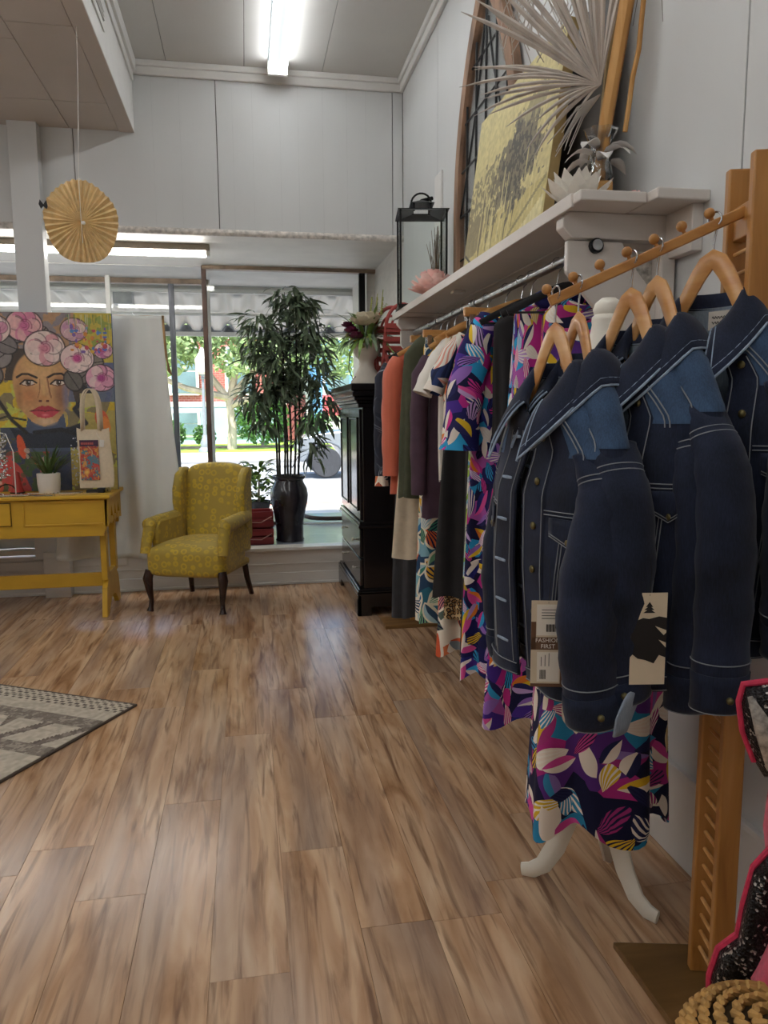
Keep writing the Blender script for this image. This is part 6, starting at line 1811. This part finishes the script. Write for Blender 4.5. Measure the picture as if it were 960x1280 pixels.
arm = obj('arm', MB().bar(tip, root_, .016, .022), M['oakx'], rk, .003, False)
ax_ = (root_ - tip)
armup = Vector((-ax_.z * ax_.x, -ax_.z * ax_.y, ax_.x ** 2 + ax_.y ** 2)).normalized()
pegs = [.012 + i * .1365 for i in range(7)]
for s in pegs:
    p = tip + ax_ * s + armup * .011
    obj('peg', MB().tube([p - armup * .004, p + armup * .008], .004, 8).ball(p + armup * .016, .0115, 12, 8), M['oak'], arm)
obj('foot_plate', MB().prism([(-.150, .19), (.09, .135), (.02, -.30), (-.145, -.09)], 0, .018, lambda u, v, h: (u, v, h)), woodm('brown_board', '5a3f1c', '71522a', '866539', 0, .45), rk, .003, False, recalc=True)

hooks = [.045, .165, .435, .565, .845]
base = Vector((1.06, 1.50, 0))
lab = ['dark denim jacket at the lower tip of the sloping arm, button front showing',
       'second denim jacket up the sloping arm, its faded, painted-lit shoulder behind the first',
       'third denim jacket up the sloping arm, open collar showing pale lining',
       'fourth denim jacket up the sloping arm, long faded, painted-lit shoulder and straight sleeve',
       'topmost denim jacket by the oak post, with a cream neck label']
jl = ['first', 'second', 'third', 'fourth', 'fifth']
rots = [-80, -89, -78, -82, -64]
jk = []
for i, s in enumerate(hooks):
    p = base + tip + ax_ * s + armup * .011
    wood_hanger('beech hanger of the %s denim jacket up the sloping arm' % jl[i], p, radians(rots[i]), .140, .25, -.082, .015, 'beech hangers on the sloping arm')
    nearp = None
    farp = [(.155, .01, -.305, .016, .050), (.18, .01, -.365, .034, .05), (.195, .015, -.43, .045, .055), (.20, .0, -.54, .05, .058), (.20, -.005, -.64, .05, .058), (.195, .0, -.74, .047, .055), (.19, .01, -.83, .045, .054)]
    if i == 1:
        nearp = [(.155, .01, -.305, .016, .05), (.186, .01, -.365, .036, .05), (.206, .01, -.43, .047, .058), (.222, .0, -.54, .050, .068), (.222, -.01, -.64, .05, .066), (.215, .0, -.74, .047, .06), (.21, .02, -.82, .045, .056)]
    if i == 3:
        nearp = [(.155, .0, -.305, .016, .048), (.19, .0, -.365, .036, .048), (.216, .0, -.43, .05, .055), (.235, .0, -.54, .05, .058), (.24, .0, -.66, .048, .057), (.24, .0, -.78, .047, .055), (.24, .0, -.90, .046, .054)]
    if i == 2:
        nearp = [(.155, .02, -.305, .016, .05), (.184, .02, -.365, .036, .052), (.20, .02, -.43, .045, .06), (.21, .03, -.54, .045, .064), (.205, .03, -.66, .045, .064), (.2, .03, -.78, .045, .06), (.195, .03, -.90, .045, .058)]
    j, S = jacket(lab[i], p, radians(rots[i]), 40 + i, nearp, farp, openg=(.05, .16, .30, .14, .34)[i], L=(.69, .69, .73, .75, .73)[i], cuff=(i == 0))
    jk.append((j, S))
# neck label in the topmost jacket
def label(j, S, w=.05, h=.04):
    c0 = S(radians(180), .03, -.014)
    nb = MB().box((-w / 2, -.0015, -h), (w / 2, 0, 0))
    o = obj('neck_label', nb, M['cardw'], j, smooth=False, loc=c0 + Vector((.0, -.006, .012)))
    o['label'] = 'cream woven neck label with tiny dark script'
    sq = MB()
    for r in range(2):
        sq.tube([(-.016 + .002 * i, -.0022, -.014 - .011 * r + .003 * sin(i * 1.9 + r)) for i in range(17)], .0008, 4)
    obj('script', sq, M['ink'], o)
    obj('size_tab', MB().box((-.008, -.001, -h - .012), (.008, 0, -h)), M['ink'], o, smooth=False)
label(*jk[4]); label(jk[2][0], jk[2][1], .03, .03)
# hang tags
def hang_tag(j, loc, rz, kind):
    o = obj('hang_tag', MB().box((-.035, -.0012, -.185), (.035, 0, 0)), M['card'], j, smooth=False)
    o.matrix_local = T(*loc) @ RZ(rz)
    if kind == 0:
        b1 = MB(); b1.box((-.035, -.0018, -.105), (.035, -.0011, -.078)).box((-.035, -.0018, -.105), (-.025, -.0011, -.045)).box((.026, -.0018, -.185), (.035, -.0011, -.078)).box((-.035, -.0018, -.185), (.035, -.0011, -.178))
        obj('brown_band', b1, M['cardb'], o, smooth=False)
        obj('sticker', MB().box((-.024, -.0022, -.074), (.033, -.0016, -.008)), M['cardw'], o, smooth=False)
        obj('sticker', MB().box((-.022, -.0022, -.174), (.024, -.0016, -.110)), M['cardw'], o, smooth=False)
        bc = MB()
        for k in range(9): bc.box((-.004 + .0022 * k, -.0027, -.066), (-.004 + .0022 * k + (.0012 if k % 3 else .0017), -.0022, -.050))
        for k in range(6): bc.box((-.016 + .0022 * k, -.0027, -.168), (-.016 + .0022 * k + .0013, -.0022, -.148))
        for k in range(4): bc.box((-.014, -.0027, -.020 - .006 * k), (.018 - .004 * (k % 2), -.0022, -.0188 - .006 * k))
        for k in range(3): bc.box((-.014 + .008 * k, -.0027, -.140), (-.0128 + .008 * k, -.0022, -.120 + .004 * k))
        obj('barcode', bc, M['ink'], o, smooth=False)['kind'] = 'stuff'
        m_ = RX(pi / 2)
        textobj('lettering', 'FASHION', .0125, M['cardw'], o, T(.0, -.0019, -.0885) @ m_)
        textobj('lettering', 'FIRST', .0125, M['cardw'], o, T(.0, -.0019, -.1015) @ m_)
    else:
        bl = MB(); bl.prism([(-.035, -.06), (-.012, -.05), (.0, -.052), (.02, -.047), (.035, -.05), (.035, -.075), (.012, -.066), (.03, -.085), (.035, -.08), (.035, -.10), (.02, -.094), (.035, -.11), (.035, -.13), (.022, -.125), (.012, -.142), (-.005, -.135), (-.02, -.132), (-.035, -.12)][::-1], -.0018, -.0011, lambda u, v, h: (u, h, v))
        obj('black_patch', bl, M['ink'], o, smooth=False)
        tr_ = MB(); tr_.prism([(-.012, -.040), (.012, -.040), (.004, -.034), (.010, -.034), (.003, -.028), (.007, -.028), (0, -.018), (-.007, -.028), (-.003, -.028), (-.010, -.034), (-.004, -.034)], -.0018, -.0011, lambda u, v, h: (u, h, v))
        obj('tree_mark', tr_, M['ink'], o, smooth=False)
    obj('string', MB().tube([(0, -.001, -.006), (.004, .004, .04), (.0, .01, .085)], .0008, 4), M['ink'], o)
    return o
hang_tag(jk[0][0], (.15, -.098, -.645), radians(66), 0)
hang_tag(jk[1][0], (.272, .035, -.63), radians(80), 1)

# ================================================================== RIGHT FOREGROUND: BAG AND ROPE BASKET ON A STOOL
sl_ = thing('display_stool', 'low wooden stool carrying the rope basket and pink bag', 'stool', (.84, .96, 0))
obj('seat', MB().lathe([(.0, .305), (.165, .305), (.17, .315), (.17, .335), (.165, .345), (0, .345)], 32, cap=False), M['oakx'], sl_)
for k in range(4):
    a = pi / 4 + k * pi / 2; obj('leg', MB().tube([(.11 * cos(a), .11 * sin(a), .31), (.15 * cos(a), .15 * sin(a), 0)], [.018, .014], 10), M['oak'], sl_)
M['rope'] = pm('seagrass_rope', 'b98f52', .8, .3, 30)
bk = thing('rope_basket', 'round braided seagrass rope basket at the lower right corner', 'basket', (.755, .91, .345))
def braid(r, z, n=46):
    mb = MB(); q = random.Random(int(r * 1000))
    for k in range(n):
        a = 2 * pi * k / n; a2 = a + 2 * pi / n * 2.0
        mb.tube([(r * cos(a), r * sin(a), z - .010), (r * 1.015 * cos((a + a2) / 2), r * 1.015 * sin((a + a2) / 2), z), ((r - .004) * cos(a2), (r - .004) * sin(a2), z + .011)], [.004, .0085, .004], 7)
    return mb
for k, (r, z) in enumerate(((.115, .010), (.125, .030), (.130, .050), (.130, .070), (.124, .090), (.112, .108), (.095, .122), (.074, .132), (.05, .139), (.026, .143))):
    o = obj('coil', braid(r, z, max(10, int(46 * r / .13))), M['rope'], bk); o['kind'] = 'stuff'
obj('lining', MB().lathe([(.10, .0), (.12, .03), (.122, .07), (.105, .104), (.07, .128), (.0, .14)], 24), pm('dark_lining', '4a3a24', .9), bk)

M['sequin'] = None
mt, nt, nodes, links, b = newmat('black_sequins')
vo = N(nt, 'ShaderNodeTexVoronoi'); vo.inputs['Scale'].default_value = 230; links.new(coords(nt), vo.inputs['Vector'])
sp2 = N(nt, 'ShaderNodeSeparateColor'); links.new(vo.outputs['Color'], sp2.inputs[0])
links.new(ramp(nt, sp2.outputs[0], [(0, srgb('121012')), (.72, srgb('2a2828')), (.90, srgb('a8a29c'))], True), b.inputs['Base Color'])
b.inputs['Metallic'].default_value = .6; b.inputs['Roughness'].default_value = .3
bump(nt, b, vo.outputs['Distance'], .8, .003)
M['sequin'] = mt
M['pink'] = pm('pink_plush', 'c9435f', .95, .18, 60, sheen=.5, bmp=.4)
M['pinkpipe'] = pm('crimson_piping', 'c0274a', .6, .2, 90, bmp=.3)
M['silverseq'] = pm('silver_sequins', 'a8a39c', .3, .5, 90, metal=.7)
bg = thing('pink_sequin_bag', 'pink plush bag with black sequin borders behind the rope basket', 'bag', (.829, 1.061, .350), radians(-36))
# local x: to the right, z up, front at -y
def pillow(poly, y0, depth, n=7):
    """inflated panel"""
    cx_ = sum(p[0] for p in poly) / len(poly); cz_ = sum(p[1] for p in poly) / len(poly)
    mb = MB(); m_ = len(poly); vs = []
    for side in (-1, 1):
        for i in range(n):
            s = 1 - i / n
            for (x_, z_) in poly: vs.append((lerp(cx_, x_, s), y0 + side * depth * sqrt(1 - s ** 2.5), lerp(cz_, z_, s)))
    fs = []
    for sd in range(2):
        o0 = sd * n * m_
        for i in range(n - 1):
            for k in range(m_):
                f_ = (o0 + i * m_ + k, o0 + i * m_ + (k + 1) % m_, o0 + (i + 1) * m_ + (k + 1) % m_, o0 + (i + 1) * m_ + k)
                fs.append(f_ if sd == 0 else f_[::-1])
        fs.append([o0 + (n - 1) * m_ + k for k in range(m_)])
    for k in range(m_): fs.append((k, n * m_ + k, n * m_ + (k + 1) % m_, (k + 1) % m_))
    return mb.add(vs, fs)
top_fl = [(-.035, .60), (-.04, .57), (-.032, .52), (-.012, .47), (.004, .445), (.03, .45), (.20, .46), (.22, .60), (.10, .615), (.0, .61)]
obj('sequin_flap', pillow(top_fl, -.0, .03), M['sequin'], bg, recalc=True)
obj('piping', MB().tube([(x_, 0, z_) for x_, z_ in [top_fl[3], top_fl[2], top_fl[1], top_fl[0], top_fl[9], top_fl[8], top_fl[7]]], .006, 8), M['pinkpipe'], bg)
obj('silver_strip', MB().tube([(-.025, -.022, .588), (.0, -.036, .54), (.02, -.036, .48), (.03, -.03, .45)], [(.004, .002), (.016, .003), (.016, .003), (.004, .002)], 8, ref=(1, 0, 0)), M['silverseq'], bg)
obj('plush_upper', pillow([(.012, .45), (.006, .36), (.016, .29), (.03, .26), (.22, .26), (.22, .47)], .0, .045), M['pink'], bg, recalc=True)
side = [(.02, .33), (-.004, .29), (-.016, .22), (-.022, .16), (-.05, .125), (-.062, .07), (-.06, .01), (.0, .0), (.05, .06), (.04, .16), (.035, .26)]
obj('sequin_side', pillow(side, -.012, .035), M['sequin'], bg, recalc=True)
obj('piping', MB().tube([(x_, -.012, z_) for x_, z_ in side[:4]], .006, 8).tube([(x_, -.012, z_) for x_, z_ in side[3:7]], .007, 8), M['pinkpipe'], bg)
obj('plush_lower', pillow([(.03, .27), (.02, .18), (-.006, .11), (.01, .06), (.06, .01), (.22, .0), (.23, .27)], -.03, .06), M['pink'], bg, recalc=True)
